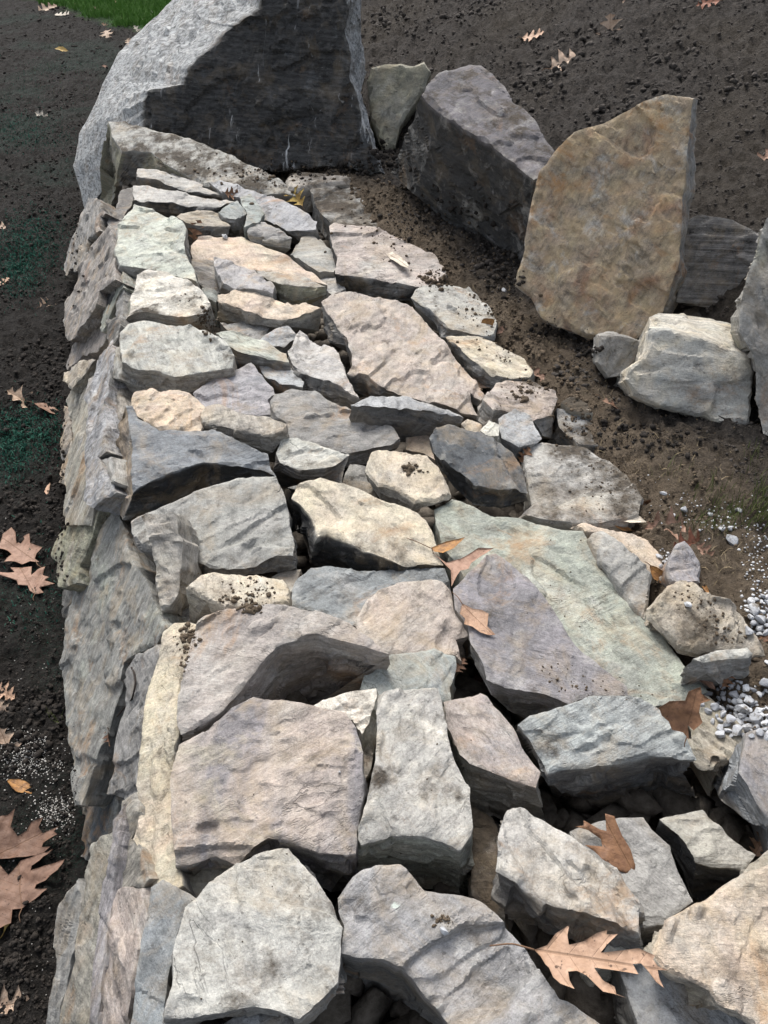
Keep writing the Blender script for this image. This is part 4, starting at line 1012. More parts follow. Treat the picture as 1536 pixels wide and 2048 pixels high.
def left_zone(Y): return np.interp(Y, *XB) + .03 - RNG.uniform(0, 1, len(Y)) ** 1.2 * (.45 + .55 * Y)
def right_zone(Y): return np.interp(Y, *XR) - .02 + RNG.uniform(0, 1, len(Y)) * (.55 + .62 * Y)
scatter_clods('soil_clods', 40000, left_zone, .0011, .0080, CRUMB_DARK, 4.2)
scatter_clods('bank_clods', 60000, right_zone, .0014, .0105, CRUMB_BANK, 4.6, -.08)
def near_right(Y): return np.interp(Y, *XR) - .05 + RNG.uniform(0, 1, len(Y)) ** 1.5 * .5
scatter_clods('brown_clods', 22000, near_right, .0010, .0070, CRUMB_BROWN, 4.0)

# soil spilled on the stones
def crumbs_on(name, spots, mat):
    P, Rr = [], []
    for (x, y, sx, sy, n, r) in spots:
        for _ in range(n):
            q = hit(x + random.gauss(0, sx), y + random.gauss(0, sy))
            s = r * (.18 + random.random() ** 4 * 1.1)
            P.append(q[0] + q[1] * s * .25); Rr.append(s)
    lumps(name, np.array(P), np.array(Rr), mat, .85, .4)
crumbs_on('soil_crumbs', [
    (822, 938, 9, 7, 70, .0045), (845, 943, 6, 4, 8, .003), (815, 960, 30, 16, 14, .0015),
    (500, 1172, 34, 14, 90, .0028), (465, 1200, 14, 4, 40, .004), (520, 1192, 16, 6, 40, .0035), (503, 1216, 9, 6, 110, .0045),
    (375, 1272, 9, 12, 190, .0032), (370, 1310, 6, 20, 60, .0028), (1006, 720, 4, 4, 14, .006), (1420, 1235, 22, 20, 70, .0026), (1460, 1270, 30, 14, 70, .0026), (1380, 1190, 20, 22, 70, .002),
    (410, 635, 10, 12, 110, .005), (425, 655, 9, 9, 60, .005), (380, 600, 22, 25, 45, .002), (310, 450, 60, 60, 60, .0016),
    (890, 1840, 14, 8, 45, .0022), (870, 560, 20, 12, 160, .007), (1050, 780, 22, 14, 120, .005), (820, 470, 60, 30, 260, .005), (760, 420, 50, 20, 200, .005),
    (1240, 970, 40, 30, 260, .0022), (1200, 920, 40, 20, 120, .002), (1150, 850, 20, 25, 160, .004), (980, 610, 40, 25, 240, .0042), (1030, 680, 40, 20, 220, .004), (540, 350, 80, 18, 260, .006), (430, 320, 90, 20, 60, .003),
    (1160, 1370, 26, 14, 90, .0018), (1110, 1345, 20, 10, 40, .0018), (1250, 1390, 40, 8, 40, .0015), (640, 1620, 120, 80, 40, .0010), (540, 1850, 90, 110, 70, .0010), (880, 1560, 60, 80, 40, .001), (1150, 1180, 50, 70, 70, .0014)], CRUMB_BROWN)
crumbs_on('dark_soil_crumbs', [
    (700, 335, 60, 8, 260, .008), (600, 345, 70, 8, 200, .007), (880, 430, 50, 30, 200, .008), (760, 310, 14, 14, 80, .012), (1000, 560, 20, 12, 90, .008),
    (1090, 660, 30, 10, 60, .007), (1330, 880, 60, 16, 200, .006), (1240, 860, 30, 25, 140, .006), (1180, 700, 12, 8, 60, .006),
    (150, 480, 8, 60, 160, .006), (120, 900, 8, 120, 220, .005), (120, 1150, 6, 60, 60, .004), (140, 1600, 8, 60, 120, .003)], CRUMB_DARK)

# white granules thrown on the dark soil
P, Rr = [], []
for (x, y, sx, sy, n) in ((60, 1520, 34, 22, 420), (115, 1620, 28, 20, 380), (40, 1490, 30, 20, 160), (60, 1760, 50, 150, 90), (60, 1250, 40, 120, 40)):
    for _ in range(n):
        px, py = random.gauss(x, sx), random.gauss(y, sy)
        if px > 150: continue
        q = hit(px, py)
        if q[2] is None or not q[2].name.startswith(('ground', 'soil')): continue
        P.append(q[0] + np.array([0, 0, .0006])); Rr.append(random.uniform(.0006, .0017))
lumps('white_granules', np.array(P), np.array(Rr), GRANULE)

# ------------------------------------------------------------------ white gravel, chip by chip
def chip_mesh(seed):
    rr = np.random.default_rng(seed)
    d = rr.normal(size=(9, 3)); d /= np.linalg.norm(d, axis=1)[:, None]
    import bmesh
    bm = bmesh.new(); bmesh.ops.create_icosphere(bm, subdivisions=2, radius=1)
    for v in bm.verts:
        c = np.array(v.co); s = 1.0
        for k in d:
            t = c @ k
            if t > .55: c = c - k * (t - .55) * .96
        v.co = Vector(c * np.array([1, .80, .62]) * (1 + rr.uniform(-.03, .03)))
    me = bpy.data.meshes.new('marble_chip'); bm.to_mesh(me); bm.free()
    me.polygons.foreach_set('use_smooth', [True] * len(me.polygons))
    me.set_sharp_from_angle(angle=math.radians(18))
    me.materials.append(PEBBLE)
    return me
CHIPS = [chip_mesh(i) for i in range(9)]
chip_px = [(1468, 1385, 27), (1430, 1408, 27), (1413, 1384, 18), (1445, 1373, 14), (1496, 1400, 22), (1462, 1412, 20), (1441, 1412, 20), (1481, 1415, 24), (1514, 1417, 20),
           (1459, 1434, 26), (1512, 1436, 26), (1493, 1452, 24), (1530, 1444, 20), (1478, 1440, 20), (1526, 1362, 26), (1508, 1217, 26), (1506, 1243, 22), (1522, 1236, 22), (1532, 1215, 18), (1500, 1232, 14),
           (1533, 1262, 18), (1525, 1191, 12), (1461, 1078, 24), (1443, 1056, 16), (1459, 1055, 16), (1477, 1018, 15), (1421, 1029, 14), (1368, 1017, 17), (1348, 1030, 10), (1326, 985, 11), (1415, 1420, 16),
           (1400, 1405, 14), (1424, 1440, 18), (1440, 1452, 16), (1520, 1254, 16), (1512, 1228, 14), (1535, 1470, 20), (1520, 1462, 16), (1504, 1430, 16), (1447, 1395, 16), (1318, 1112, 12), (1330, 1122, 11), (1322, 1130, 9),
           (463, 467, 12), (450, 472, 12), (476, 470, 9), (1008, 580, 12), (1536, 1325, 14), (1490, 1375, 16), (1380, 1400, 14), (888, 1860, 18), (679, 1543, 9), (1374, 1208, 14)]
while len(chip_px) < 96:
    bx = random.choice(((1430, 1536, 1372, 1470, 20), (1432, 1536, 1372, 1470, 18), (1496, 1540, 1190, 1268, 18)))
    c_ = (random.uniform(bx[0], bx[1]), random.uniform(bx[2], bx[3]), bx[4] * random.uniform(.7, 1.25))
    if all((c_[0] - q[0]) ** 2 + (c_[1] - q[1]) ** 2 > (.36 * (c_[2] + q[2])) ** 2 for q in chip_px) and not (c_[0] > 1490 and 1385 < c_[1] < 1410): chip_px.append(c_)
    else: random.random()
def place_chip(x, y, w, i, label, group):
    q = hit(x, y + w * .3)
    r = w * np.linalg.norm(q[0] - CAM) / FPX * .56 * random.uniform(.7, 1.3)
    o = bpy.data.objects.new('pebble', CHIPS[i % 9])
    o.location = Vector(q[0] + np.array([0, 0, r * .38])); o.scale = (r, r, r)
    o.rotation_euler = (random.uniform(-.5, .5), random.uniform(-.5, .5), random.uniform(0, 6.28))
    C.objects.link(o)
    return tag(o, label, 'pebble', group)
for i, (x, y, w) in enumerate(chip_px):
    if (x, y) == (888, 1860): place_chip(x, y, w, i, 'white pebble resting on the purple grey stone at the bottom', 'white marble chips')
    elif (x, y) == (679, 1543): place_chip(x, y, w, i, 'tiny pale pebble lying on the striped pink slab', 'white marble chips')
    elif (x, y) == (1008, 580): place_chip(x, y, w, i, 'pale pebble lying in the soil left of the stained slab', 'white marble chips')
    elif x < 500: place_chip(x, y, w, i, 'small white pebble in the gap above the peach coloured slab', 'white marble chips')
    elif y > 1340: place_chip(x, y, w, i, 'white marble chip in the heap beside the tan fractured stone', 'white marble chips heaped beside the fractured stone')
    elif y > 1180 and x > 1400: place_chip(x, y, w, i, 'white marble chip right of the round tan stone with soil', 'white marble chips right of the round tan stone')
    elif y > 1100: place_chip(x, y, w, i, 'white marble chip in the hole beside the pointed grey stone', 'white marble chips in the hole')
    else: place_chip(x, y, w, i, 'white marble chip on brown soil beside the grass', 'white marble chips by the grass')
gp, gr = [], []
for (x, y, sx, sy, n, r) in ((1480, 1415, 45, 30, 160, .0045), (1515, 1230, 18, 28, 90, .004), (1440, 1040, 45, 22, 80, .003), (1520, 1130, 20, 50, 110, .003), (1340, 1010, 40, 25, 40, .002), (1325, 1120, 10, 10, 24, .003)):
    for _ in range(n):
        q = hit(random.gauss(x, sx), random.gauss(y, sy)); s = r * random.uniform(.3, 1)
        if q[2] is not None and q[2].name.startswith(('soil', 'ground')):
            gp.append(q[0]); gr.append(s)
lumps('fine_gravel', np.array(gp), np.array(gr), PEBBLE, .7, .25)

# ------------------------------------------------------------------ leaves
LEAFCOL = dict(tan=((.52, .34, .235), (.42, .26, .165)), pale=((.56, .42, .31), (.42, .29, .20)), brown=((.22, .115, .06), (.14, .07, .04)), pink=((.34, .21, .15), (.23, .13, .09)),
               orange=((.38, .19, .06), (.20, .10, .04)), mauve=((.17, .10, .07), (.105, .058, .04)), yellow=((.50, .36, .10), (.38, .24, .07)), dark=((.10, .05, .03), (.06, .032, .02)), white=((.66, .60, .50), (.56, .50, .40)), red=((.26, .10, .06), (.16, .07, .045)))
OAK = [(0, .012), (.07, .05), (.13, .15), (.17, .27), (.19, .30), (.22, .22), (.24, .10), (.29, .075), (.35, .20), (.40, .36), (.425, .42), (.45, .34), (.50, .27), (.50, .17), (.53, .085), (.58, .08), (.65, .18), (.70, .30), (.725, .34), (.75, .25), (.78, .17), (.79, .09), (.83, .07), (.88, .13), (.91, .17), (.925, .10), (.95, .05), (1, .0)]
ROUND = [(0, .01), (.08, .06), (.2, .14), (.35, .21), (.5, .235), (.65, .21), (.8, .14), (.92, .06), (1, 0)]
MAPLE = [(0, .02), (.02, .14), (-.05, .32), (.08, .30), (.14, .42), (.26, .52), (.27, .36), (.36, .22), (.44, .30), (.55, .38), (.58, .24), (.66, .12), (.74, .17), (.82, .18), (.84, .08), (1, 0)]
def leaf_obj(outline, L, frame, colour, curl, fold, label, stem=None, group='fallen leaves', name='oak_leaf', cat='leaf', wav=.02):
    """outline: closed loop in the leaf's own plane (metres, x along the midrib from the stalk)"""
    Q = np.array(outline, float)
    seg = max(.004, L / 34)
    out = []
    for i in range(len(Q)):
        a, b = Q[i], Q[(i + 1) % len(Q)]
        m = max(1, int(np.linalg.norm(b - a) / seg)); out += [a + (b - a) * t / m for t in range(m)]
    T2, tris, ring = fill(np.array(out), seg)
    x, y = T2[:, 0] / L, T2[:, 1] / L
    sd = random.randint(0, 900)
    z = curl * x * x * L + fold * np.sqrt(y * y + .0008) * L + fbm(np.stack([x * 3.2, y * 3.2, x * 0 + sd], 1), sd, 3) * L * (wav + .10 * np.abs(y))
    z -= z.mean()
    th = .0005
    n = len(T2)
    V = np.concatenate([np.stack([T2[:, 0], T2[:, 1], z + th / 2], 1), np.stack([T2[:, 0], T2[:, 1], z - th / 2], 1)])
    rg = np.array(ring); r2 = np.roll(rg, -1)
    F = np.concatenate([tris, tris[:, ::-1] + n, np.stack([rg, rg + n, r2], 1), np.stack([r2, rg + n, r2 + n], 1)])
    F = F[(F[:, 0] != F[:, 1]) & (F[:, 1] != F[:, 2]) & (F[:, 0] != F[:, 2])]
    me = mesh_from(name, V, F, smooth_all=True)
    o = link(name, me, LEAF)
    o.matrix_basis = frame
    a, b = LEAFCOL[colour]
    j = random.uniform(.9, 1.12)
    o['col_a'] = [c * j for c in a]; o['col_b'] = [c * j for c in b]; o['leaf_len'] = float(L)
    tag(o, label, cat, group)
    # stalk: a thin curved tube from the leaf base
    if stem is None: stem = [(-.22 * L, random.uniform(-.06, .06) * L, .0)]
    i0 = int(np.argmin(T2[:, 0] ** 2 + T2[:, 1] ** 2))
    base = np.array([T2[i0, 0], T2[i0, 1], z[i0]])
    tip = np.array(stem[0]); mid = (base + tip) / 2 + np.array([0, .03 * L, .01 * L])
    if len(stem[0]) == 3 and stem[0][2] == 0: tip[2] = base[2]
    tube('stem', [base + np.array([.25 * L, 0, .0006]) if False else base, mid, tip], max(.0007, L * .007), STEM, o)
    return o

def tube(name, pts, r, mat, parent=None, sides=6):
    pts = [np.array(p, float) for p in pts]
    fine = []
    for i in range(len(pts) - 1):
        for t in np.linspace(0, 1, 5)[:-1 if i < len(pts) - 2 else None]:
            p = pts[i] + (pts[i + 1] - pts[i]) * t; fine.append(p)
    fine = [fine[0]] + [(fine[i - 1] + fine[i] * 2 + fine[i + 1]) / 4 for i in range(1, len(fine) - 1)] + [fine[-1]]
    V, F = [], []
    for i, p in enumerate(fine):
        d = fine[min(i + 1, len(fine) - 1)] - fine[max(i - 1, 0)]; d = d / max(np.linalg.norm(d), 1e-9)
        a = np.cross(d, [0.31, .2, .93]); a /= np.linalg.norm(a); b = np.cross(d, a)
        rr = r * (1.25 - .45 * i / len(fine))
        for k in range(sides):
            t = 2 * math.pi * k / sides; V.append(p + rr * (math.cos(t) * a + math.sin(t) * b))
    for i in range(len(fine) - 1):
        for k in range(sides):
            k2 = (k + 1) % sides; F.append((i * sides + k, i * sides + k2, (i + 1) * sides + k2, (i + 1) * sides + k))
    F += [tuple(range(sides))[::-1], tuple(range((len(fine) - 1) * sides, len(fine) * sides))]
    return link(name, mesh_from(name, V, F, smooth_all=True), mat, parent)

def frame_from(pos, normal, xdir):
    n = np.array(normal, float); n /= np.linalg.norm(n)
    x = np.array(xdir, float); x = x - n * (x @ n); x /= np.linalg.norm(x)
    y = np.cross(n, x)
    return Matrix(((x[0], y[0], n[0], pos[0]), (x[1], y[1], n[1], pos[1]), (x[2], y[2], n[2], pos[2]), (0, 0, 0, 1))), x, y, n

def traced_leaf(pix, base, tip, normal, colour, label, stem=None, lift=.006, curl=.0, fold=.12, wav=.02, at=None, **kw):
    c = at or (sum(p[0] for p in pix) / len(pix), sum(p[1] for p in pix) / len(pix))
    q = hit(*c)
    nr = q[1] if normal is None else np.array(normal, float)
    if nr[2] < .3: nr = np.array([0, -.1, 1.0])
    nr = nr / np.linalg.norm(nr)
    p0 = q[0] + nr * lift
    b3, t3 = at_plane(*base, p0, nr), at_plane(*tip, p0, nr)
    M, x, y, n = frame_from(b3, nr, t3 - b3)
    out = []
    for p in pix:
        d = at_plane(p[0], p[1], p0, nr) - b3; out.append((d @ x, d @ y))
    L = float(np.linalg.norm(t3 - b3))
    st = None
    if stem:
        d = at_plane(*stem, p0, nr) - b3; st = [(d @ x, d @ y, -.003)]
    return leaf_obj(out, L, M, colour, curl, fold, label, st, wav=wav, **kw)

def crop(pts, ox, oy, s): return [(ox + x / s, oy + y / s) for x, y in pts]

traced_leaf(crop([(100, 1378), (180, 1350), (230, 1280), (315, 1228), (303, 1290), (312, 1350), (400, 1330), (480, 1280), (545, 1263), (540, 1290), (612, 1285), (545, 1350), (507, 1398), (600, 1388), (740, 1370), (840, 1415), (830, 1440), (860, 1480), (925, 1505), (858, 1503), (870, 1560), (895, 1615), (850, 1580), (800, 1510), (757, 1462), (706, 1465), (740, 1530), (660, 1515), (560, 1500), (466, 1490), (520, 1570), (592, 1610), (602, 1655), (660, 1675), (590, 1655), (520, 1640), (470, 1590), (420, 1540), (360, 1510), (306, 1515), (316, 1570), (345, 1622), (260, 1590), (215, 1550), (190, 1490), (168, 1470), (140, 1420)], 1036, 1450, 3.07),
            (1069, 1899), (1325, 1940), (.02, -.10, 1), 'tan', 'biggest pale brown oak leaf, bridging the gap between stones at the bottom right', stem=(980, 1890), lift=.045, fold=.10, wav=.012, at=(1300, 1925))
traced_leaf(crop([(718, 905), (722, 860), (690, 760), (640, 680), (605, 600), (590, 560), (535, 543), (540, 590), (545, 650), (500, 640), (400, 588), (400, 620), (348, 625), (430, 650), (510, 700), (520, 745), (403, 740), (470, 780), (500, 830), (580, 885), (660, 908)], 1036, 1450, 3.07),
            (1268, 1745), (1205, 1630), None, 'brown', 'curled brown oak leaf with a long stalk lying on the flat grey slab', stem=(1316, 1786), lift=.012, fold=.22, wav=.03)
traced_leaf(crop([(0, 325), (20, 260), (90, 213), (120, 250), (125, 330), (190, 280), (230, 268), (235, 340), (332, 376), (280, 410), (265, 445), (300, 472), (230, 465), (170, 497), (120, 480), (38, 487), (90, 420), (60, 390), (0, 372), (-60, 380), (-40, 330)], 0, 1000, 3.84),
            (72, 1122), (8, 1078), (0, 0, 1), 'pink', 'pinkish oak leaf on dark soil at the left edge, upper one of a close pair', lift=.022)
traced_leaf(crop([(5, 590), (60, 600), (130, 620), (140, 655), (210, 650), (225, 690), (265, 717), (335, 707), (300, 670), (422, 640), (340, 620), (382, 600), (330, 580), (352, 518), (290, 540), (240, 578), (245, 512), (170, 512), (78, 515), (112, 555), (60, 565), (0, 560)], 0, 1000, 3.84),
            (69, 1187), (40, 1135), (0, 0, 1), 'pink', 'pinkish many pointed oak leaf on dark soil, lower one of a close pair', stem=(67, 1200), lift=.022)
traced_leaf(crop([(160, 1180), (90, 1190), (78, 1290), (0, 1330), (-90, 1250), (-60, 1050), (-120, 900), (0, 860), (60, 930), (120, 860), (150, 820), (240, 800), (400, 750), (300, 830), (240, 870), (232, 905), (380, 860), (485, 820), (440, 910), (340, 975), (268, 1000), (258, 1035), (352, 1030), (260, 1110)], 0, 1500, 3.7375),
            (43, 1818), (35, 1715), (0, 0, 1), 'mauve', 'large brown oak leaf on dark soil at the bottom left, lower of a pair', lift=.012, wav=.06)
traced_leaf(crop([(0, 500), (60, 490), (120, 448), (80, 570), (130, 640), (200, 600), (240, 540), (332, 520), (290, 580), (318, 620), (450, 588), (410, 620), (440, 650), (330, 700), (320, 735), (390, 740), (300, 790), (150, 800), (0, 805), (-80, 760), (-100, 600)], 0, 1500, 3.7375),
            (0, 1705), (105, 1655), (.05, -.1, 1), 'mauve', 'large glossy brown oak leaf on dark soil at the bottom left, upper of a pair', lift=.028, wav=.06, curl=.12)
traced_leaf(crop([(445, 273), (500, 300), (545, 310), (580, 330), (575, 390), (617, 432), (585, 436), (540, 425), (500, 395), (455, 382), (460, 350), (433, 330)], 750, 1100, 2.56),
            (923, 1208), (985, 1268), None, 'tan', 'tan leaf with a dark dot lying on the purple grey slab', stem=(904, 1182), lift=.006, fold=.2)
traced_leaf(crop([(540, 882), (620, 850), (717, 828), (660, 890), (605, 918), (560, 905)], 650, 750, 2.56),
            (861, 1094), (929, 1074), (-.1, -.3, 1), 'orange', 'orange brown spotted leaf standing up beside the green slab', stem=(805, 1072), lift=.03, fold=.3)
traced_leaf(crop([(560, 905), (620, 960), (700, 935), (790, 875), (868, 878), (800, 922), (750, 960), (730, 1000), (690, 1010), (670, 1040), (640, 1100), (640, 1010), (600, 950)], 650, 750, 2.56),
            (868, 1104), (980, 1095), (.1, -.4, 1), 'pink', 'curled pinkish leaf hanging into the gap left of the purple grey slab', stem=(862, 1094), lift=.03, fold=.35, wav=.04)
traced_leaf(crop([(0, 1230), (140, 1232), (170, 1160), (277, 1128), (280, 1180), (342, 1225), (270, 1262), (258, 1330), (282, 1412), (212, 1482), (170, 1440), (180, 1560), (130, 1500), (30, 1470), (0, 1400), (-60, 1350), (-90, 1280)], 1336, 1100, 4.096),
            (1372, 1475), (1395, 1385), (-.1, -.75, .7), 'brown', 'brown oak leaf standing up behind the thick blue grey block', lift=.02, fold=.3, wav=.05, at=(1370, 1470))
traced_leaf([(770, 503), (783, 502), (800, 512), (818, 530), (816, 535), (800, 530), (780, 518)], (771, 503), (817, 534), None, 'white', 'white elongated leaf on the pinkish slab with the front shaded black', lift=.006, name='leaf', fold=.05)

def small_leaf(x, y, wpx, ang, kind, colour, label, normal=None, lift=.25, curl=None, fold=None, squash=1.0, name='oak_leaf', group='fallen leaves', wav=.05):
    q = hit(x, y)
    L = wpx * np.linalg.norm(q[0] - CAM) / FPX
    half = dict(oak=OAK, round=ROUND, maple=MAPLE)[kind]
    j = lambda: random.uniform(.86, 1.14)
    up = [(a * L, b * L * squash * j()) for a, b in half]
    dn = [(a * L, -b * L * squash * j()) for a, b in half[::-1][1:-1]]
    nr = np.array(normal if normal is not None else (q[1] if q[1][2] > .4 else (0, 0, 1)), float)
    nr = nr + np.array([random.uniform(-.2, .2), random.uniform(-.25, .05), 0])
    a = math.radians(ang)
    xd = np.array([math.cos(a), math.sin(a), 0])
    nr /= np.linalg.norm(nr)
    M, xx, yy, nn = frame_from(q[0], nr, xd)
    pos = q[0] - xx * L * .5 + nn * L * (.02 + .06 * lift)
    M, xx, yy, nn = frame_from(pos, nr, xd)
    return leaf_obj(up + dn, L, M, colour, random.uniform(-.25, .25) if curl is None else curl, random.uniform(.1, .35) if fold is None else fold, label, name=name, group=group, wav=wav)

S = small_leaf
S(1066, 73, 40, -20, 'oak', 'tan', 'tan oak leaf on the upper bank, left of a standing pale leaf')
S(1220, 62, 52, 80, 'oak', 'pale', 'pale curled leaf standing on the upper bank', normal=(-.2, -.8, .6), fold=.6)
S(1135, 123, 66, 25, 'oak', 'pale', 'pale oak leaf flat on the upper bank, lowest of three near each other')
S(1416, 6, 36, 170, 'oak', 'red', 'reddish brown leaf on the bank at the top edge of the photo')
S(1527, 318, 44, 10, 'oak', 'pink', 'pinkish leaf on the bank at the right edge of the photo, beside the stained slab')
S(1246, 6, 14, 10, 'round', 'pale', 'tiny pale leaf near the top edge on the bank', name='leaf')
S(85, 232, 26, 0, 'oak', 'white', 'small whitish leaf on the dark soil level with the huge boulder')
S(125, 102, 24, 0, 'round', 'yellow', 'small yellow leaf on the dark soil below the lawn', name='leaf', lift=1)
S(210, 133, 12, 40, 'round', 'pink', 'tiny pink leaf on soil beside the huge boulder', name='leaf')
S(97, 978, 34, 95, 'round', 'tan', 'narrow tan leaf on the dark soil level with the black crescent stone', squash=.8, name='leaf')
S(95, 608, 34, 60, 'oak', 'pale', 'pale folded leaf on the dark soil beside the upper part of the wall', fold=.5)
S(48, 802, 66, 175, 'oak', 'pale', 'pale curled oak leaf on dark soil, left one of a touching pair', fold=.4)
S(102, 820, 62, 10, 'round', 'pink', 'pink speckled leaf touching the foot of the wall, right one of a touching pair', squash=1.2, name='leaf')
S(8, 455, 34, 20, 'oak', 'pale', 'pale leaf at the left edge level with the pale green stone')
S(5, 565, 30, 60, 'oak', 'tan', 'tan leaf at the left edge level with the peach coloured slab')
S(10, 1385, 50, -30, 'oak', 'tan', 'tan leaf at the left edge, above a leaf by the white granules')
S(8, 1420, 40, -70, 'oak', 'pale', 'small pale leaf at the left edge just below a tan leaf')
S(15, 1495, 74, 110, 'oak', 'pale', 'pale pointed leaf at the left edge beside the white granules')
S(42, 1574, 58, 160, 'round', 'orange', 'small orange tan leaf on the soil amid the white granules', squash=.8, name='leaf')
S(5, 1848, 60, 80, 'round', 'yellow', 'yellow leaf at the left edge below the overlapping pair', name='leaf')
S(15, 2010, 70, 10, 'oak', 'pale', 'pale leaf in the bottom left corner on the soil')
S(393, 460, 40, 70, 'oak', 'brown', 'brown curled leaf tucked beside the pale green stone', normal=(-.2, -.9, .5), fold=.5)
S(466, 388, 34, 10, 'oak', 'brown', 'brown leaf lying at the end of the thin flat stones', fold=.4)
S(590, 393, 48, 120, 'oak', 'yellow', 'yellow brown curled leaf beside the long blue grey stone', fold=.7, normal=(.1, -.6, .7))
S(974, 648, 32, 50, 'round', 'orange', 'orange leaf standing on the soil right of the whitish stone', normal=(.0, -.8, .5), name='leaf', squash=1.5)
S(1003, 660, 24, 40, 'round', 'pink', 'small pale brown leaf just right of the standing orange leaf', name='leaf')
S(1075, 750, 60, -35, 'oak', 'pink', 'pinkish thin leaf at the end of the cream layered stone', squash=.6)
S(965, 770, 60, 40, 'oak', 'pale', 'pale leaf at the lower right corner of the large pinkish slab', fold=.3)
S(1230, 815, 76, 6, 'oak', 'pink', 'long pinkish leaf on the brown soil below the pale tan block', squash=.45)
S(662, 690, 56, -20, 'oak', 'pale', 'pale peach leaf in the gap left of the large pinkish slab', fold=.4)
S(948, 1372, 60, 20, 'oak', 'red', 'dark red brown leaf deep in the gap below the tan leaf', fold=.4)
S(920, 1330, 40, 60, 'oak', 'dark', 'dark brown leaf in the shadowed gap under the purple slab')
S(1050, 910, 36, 70, 'oak', 'brown', 'small dark brown leaf standing beside the dark slate block', normal=(-.2, -.8, .5), fold=.5)
S(1290, 1005, 60, 100, 'oak', 'brown', 'brown twisted leaf standing up at the right end of the soil covered slab', normal=(-.3, -.9, .2), fold=.6, squash=.5)
S(1335, 1052, 84, 185, 'oak', 'pink', 'pinkish brown curled leaf near the grass, above the small pointed stone', fold=.4)
S(1260, 1040, 60, 160, 'round', 'white', 'whitish leaf crumpled on the soil beside the rounded orange tan stone', name='leaf')
S(1242, 1054, 46, 170, 'round', 'orange', 'brown leaf fragment lying on the rounded orange tan stone', name='leaf')
S(1378, 1088, 76, 200, 'oak', 'red', 'reddish brown leaf behind the small pointed stone', fold=.4)
S(1410, 1105, 44, -60, 'oak', 'pink', 'pinkish leaf to the right of the small pointed stone')
S(1316, 1150, 48, -60, 'round', 'orange', 'orange brown leaf in the hole between the speckled and orange stones', name='leaf')
S(1410, 1175, 30, -80, 'round', 'orange', 'narrow orange leaf between the pointed stone and the round tan stone', name='leaf', squash=.6)
S(1410, 1362, 46, -40, 'round', 'pink', 'pinkish leaf in the soil at the lower end of the green slab', name='leaf')
S(1453, 1358, 34, 80, 'oak', 'brown', 'brown curled leaf standing in front of the grey layered block', normal=(0, -.8, .5), fold=.6)
S(1526, 1275, 40, -50, 'oak', 'dark', 'dark brown leaf at the right edge beside the white gravel')
S(1445, 1642, 36, 100, 'round', 'yellow', 'small yellow leaf in the dark gap at the right', name='leaf')
S(1522, 1688, 50, 50, 'oak', 'tan', 'curled tan leaf in the dark gap at the right edge', fold=.5)
S(216, 1468, 34, 90, 'oak', 'dark', 'dark shrivelled leaf caught in the crack of the left wall face', normal=(-.6, -.4, .5), fold=.6)
# leaves lying in the lawn
for i, (x, y, w) in enumerate(((95, 18, 34), (125, 30, 28), (190, 22, 18), (215, 72, 30), (230, 8, 24), (238, 22, 12), (247, 38, 14), (275, 60, 18), (305, 30, 18), (290, 40, 14), (322, 4, 18), (210, 50, 12), (258, 84, 16), (150, 8, 14))):
    S(x, y, w, random.uniform(0, 360), 'oak', random.choice(['pale', 'tan', 'white']), 'pale fallen leaf lying in the green lawn at the top left', group='leaves scattered on the lawn')

# twig lying against the face stones
pts = [(260, 1326), (272, 1350), (277, 1370), (268, 1400), (245, 1420), (231, 1435)]
tw = []
for p in pts:
    q = hit(*p); tw.append(q[0] + q[1] * .004 + np.array([0, 0, .003]))
o0 = tw[0].copy()
t = tube('twig', [p - o0 for p in tw], .0016, TWIG)
t.location = Vector(o0)
tag(t, 'thin dark twig lying against the slabs of the left wall face', 'twig')

# ------------------------------------------------------------------ grass
def blades(name, X, Y, Z, h, w, mat, flop=1.0):
    n = len(X)
    a = RNG.uniform(0, 6.283, n); lean = RNG.uniform(.1, .8, n) * h * flop
    b = RNG.uniform(0, 6.283, n)
    dx, dy = np.cos(a) * w / 2, np.sin(a) * w / 2
    lx, ly = np.cos(b) * lean, np.sin(b) * lean
    V = np.stack([np.stack([X - dx, Y - dy, Z - .004], 1), np.stack([X + dx, Y + dy, Z - .004], 1),
                  np.stack([X + dx * .7 + lx * .4, Y + dy * .7 + ly * .4, Z + h * .6], 1), np.stack([X - dx * .7 + lx * .4, Y - dy * .7 + ly * .4, Z + h * .6], 1),
                  np.stack([X + lx, Y + ly, Z + h], 1)], 1).reshape(-1, 3)
    k = 5 * np.arange(n)[:, None]
    F = np.concatenate([k + [0, 1, 2], k + [0, 2, 3], k + [3, 2, 4]])
    return tag(link(name, mesh_from(name, V, F), mat), kind='stuff')
n = 70000
Y = RNG.uniform(7.9, 13.5, n); X = RNG.uniform(-4.6, -1.0, n)
nz = fbm(np.stack([X * 2, Y * 2, X * 0], 1), 50, 3) * .35
ok = Y + 1.13 * X + nz > 5.95
X, Y = X[ok], Y[ok]
blades('lawn_grass', X, Y, ground_z(X, Y), RNG.uniform(.03, .085, len(X)), RNG.uniform(.006, .012, len(X)), GRASS)
gx, gy, gz = [], [], []
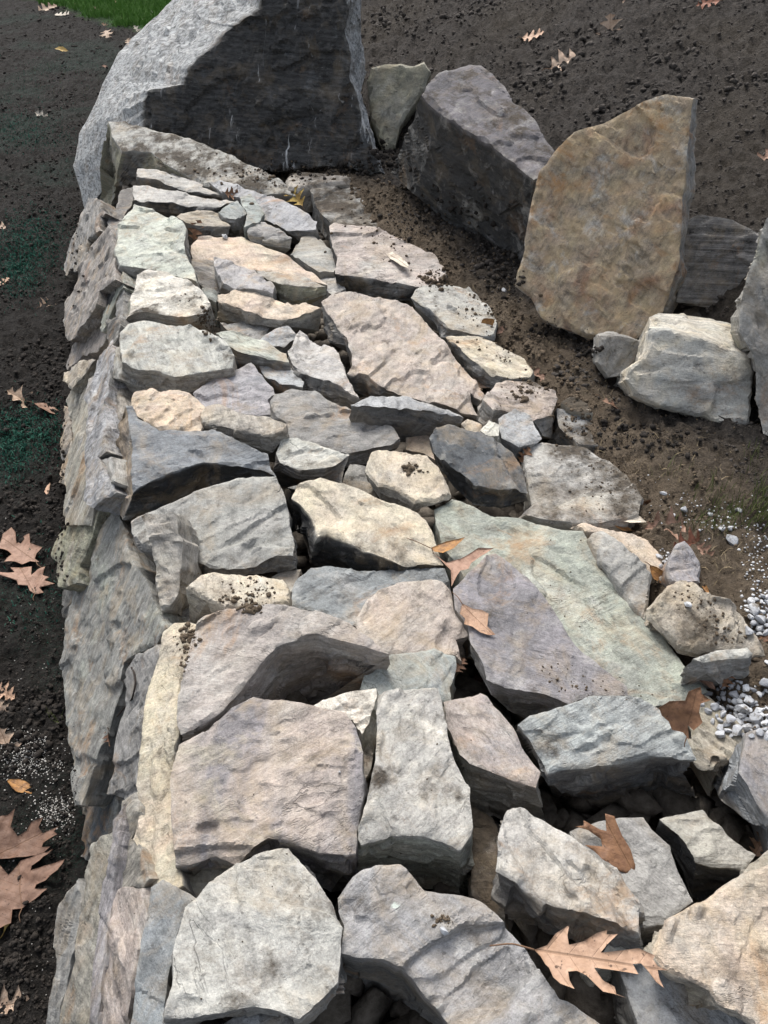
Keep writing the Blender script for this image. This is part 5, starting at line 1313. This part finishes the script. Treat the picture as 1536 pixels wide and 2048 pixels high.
for (x, y, sx, sy, m) in ((1490, 1030, 35, 16, 190), (1420, 1045, 30, 14, 90), (1500, 930, 12, 20, 26), (1340, 945, 20, 10, 14), (1430, 985, 30, 15, 40), (1530, 1000, 20, 25, 120), (124, 1440, 8, 8, 14), (110, 90, 10, 8, 30), (150, 170, 40, 20, 60)):
    for _ in range(m):
        q = hit(random.gauss(x, sx), random.gauss(y, sy))
        if q[2] is not None and q[2].name.startswith(('soil', 'ground')): gx.append(q[0][0]); gy.append(q[0][1]); gz.append(q[0][2])
blades('grass_tufts', np.array(gx), np.array(gy), np.array(gz), RNG.uniform(.012, .04, len(gx)), RNG.uniform(.0010, .0020, len(gx)), TUFT)

# teal seed mulch: short fibres lying in drifts on the dark soil
px_, py_ = [], []
for (x, y, sx, sy, m) in ((70, 275, 55, 18, 900), (60, 480, 45, 35, 2600), (40, 540, 30, 30, 1800), (60, 870, 40, 30, 1800), (30, 250, 30, 20, 500), (90, 170, 60, 40, 500), (20, 900, 20, 40, 700), (70, 1180, 40, 60, 250)):
    for _ in range(m):
        q = hit(random.gauss(x, sx), random.gauss(y, sy))
        if q[2] is not None and q[2].name.startswith(('ground', 'soil_clods')): px_.append(q[0][0]); py_.append(q[0][1])
px_, py_ = np.array(px_), np.array(py_)
blades('seed_mulch', px_, py_, ground_z(px_, py_) + .003, RNG.uniform(.002, .007, len(px_)), RNG.uniform(.002, .005, len(px_)), MULCH, 3.0)
# straw and root bits on the brown soil
px_, py_ = [], []
for (x, y, sx, sy, m) in ((1200, 800, 50, 40, 90), (1350, 930, 70, 40, 160), (1100, 680, 40, 30, 50), (1450, 1110, 40, 30, 90), (1000, 600, 40, 30, 40)):
    for _ in range(m):
        q = hit(random.gauss(x, sx), random.gauss(y, sy))
        if q[2] is not None and q[2].name.startswith(('soil', 'ground', 'brown', 'bank')): px_.append(q[0][0]); py_.append(q[0][1])
px_, py_ = np.array(px_), np.array(py_)
blades('straw_bits', px_, py_, ground_z(px_, py_) + .004, RNG.uniform(.003, .008, len(px_)), RNG.uniform(.001, .002, len(px_)), plain('dry_straw', (.16, .12, .07), (.36, .29, .18), 60, .9, 0), 5.0)
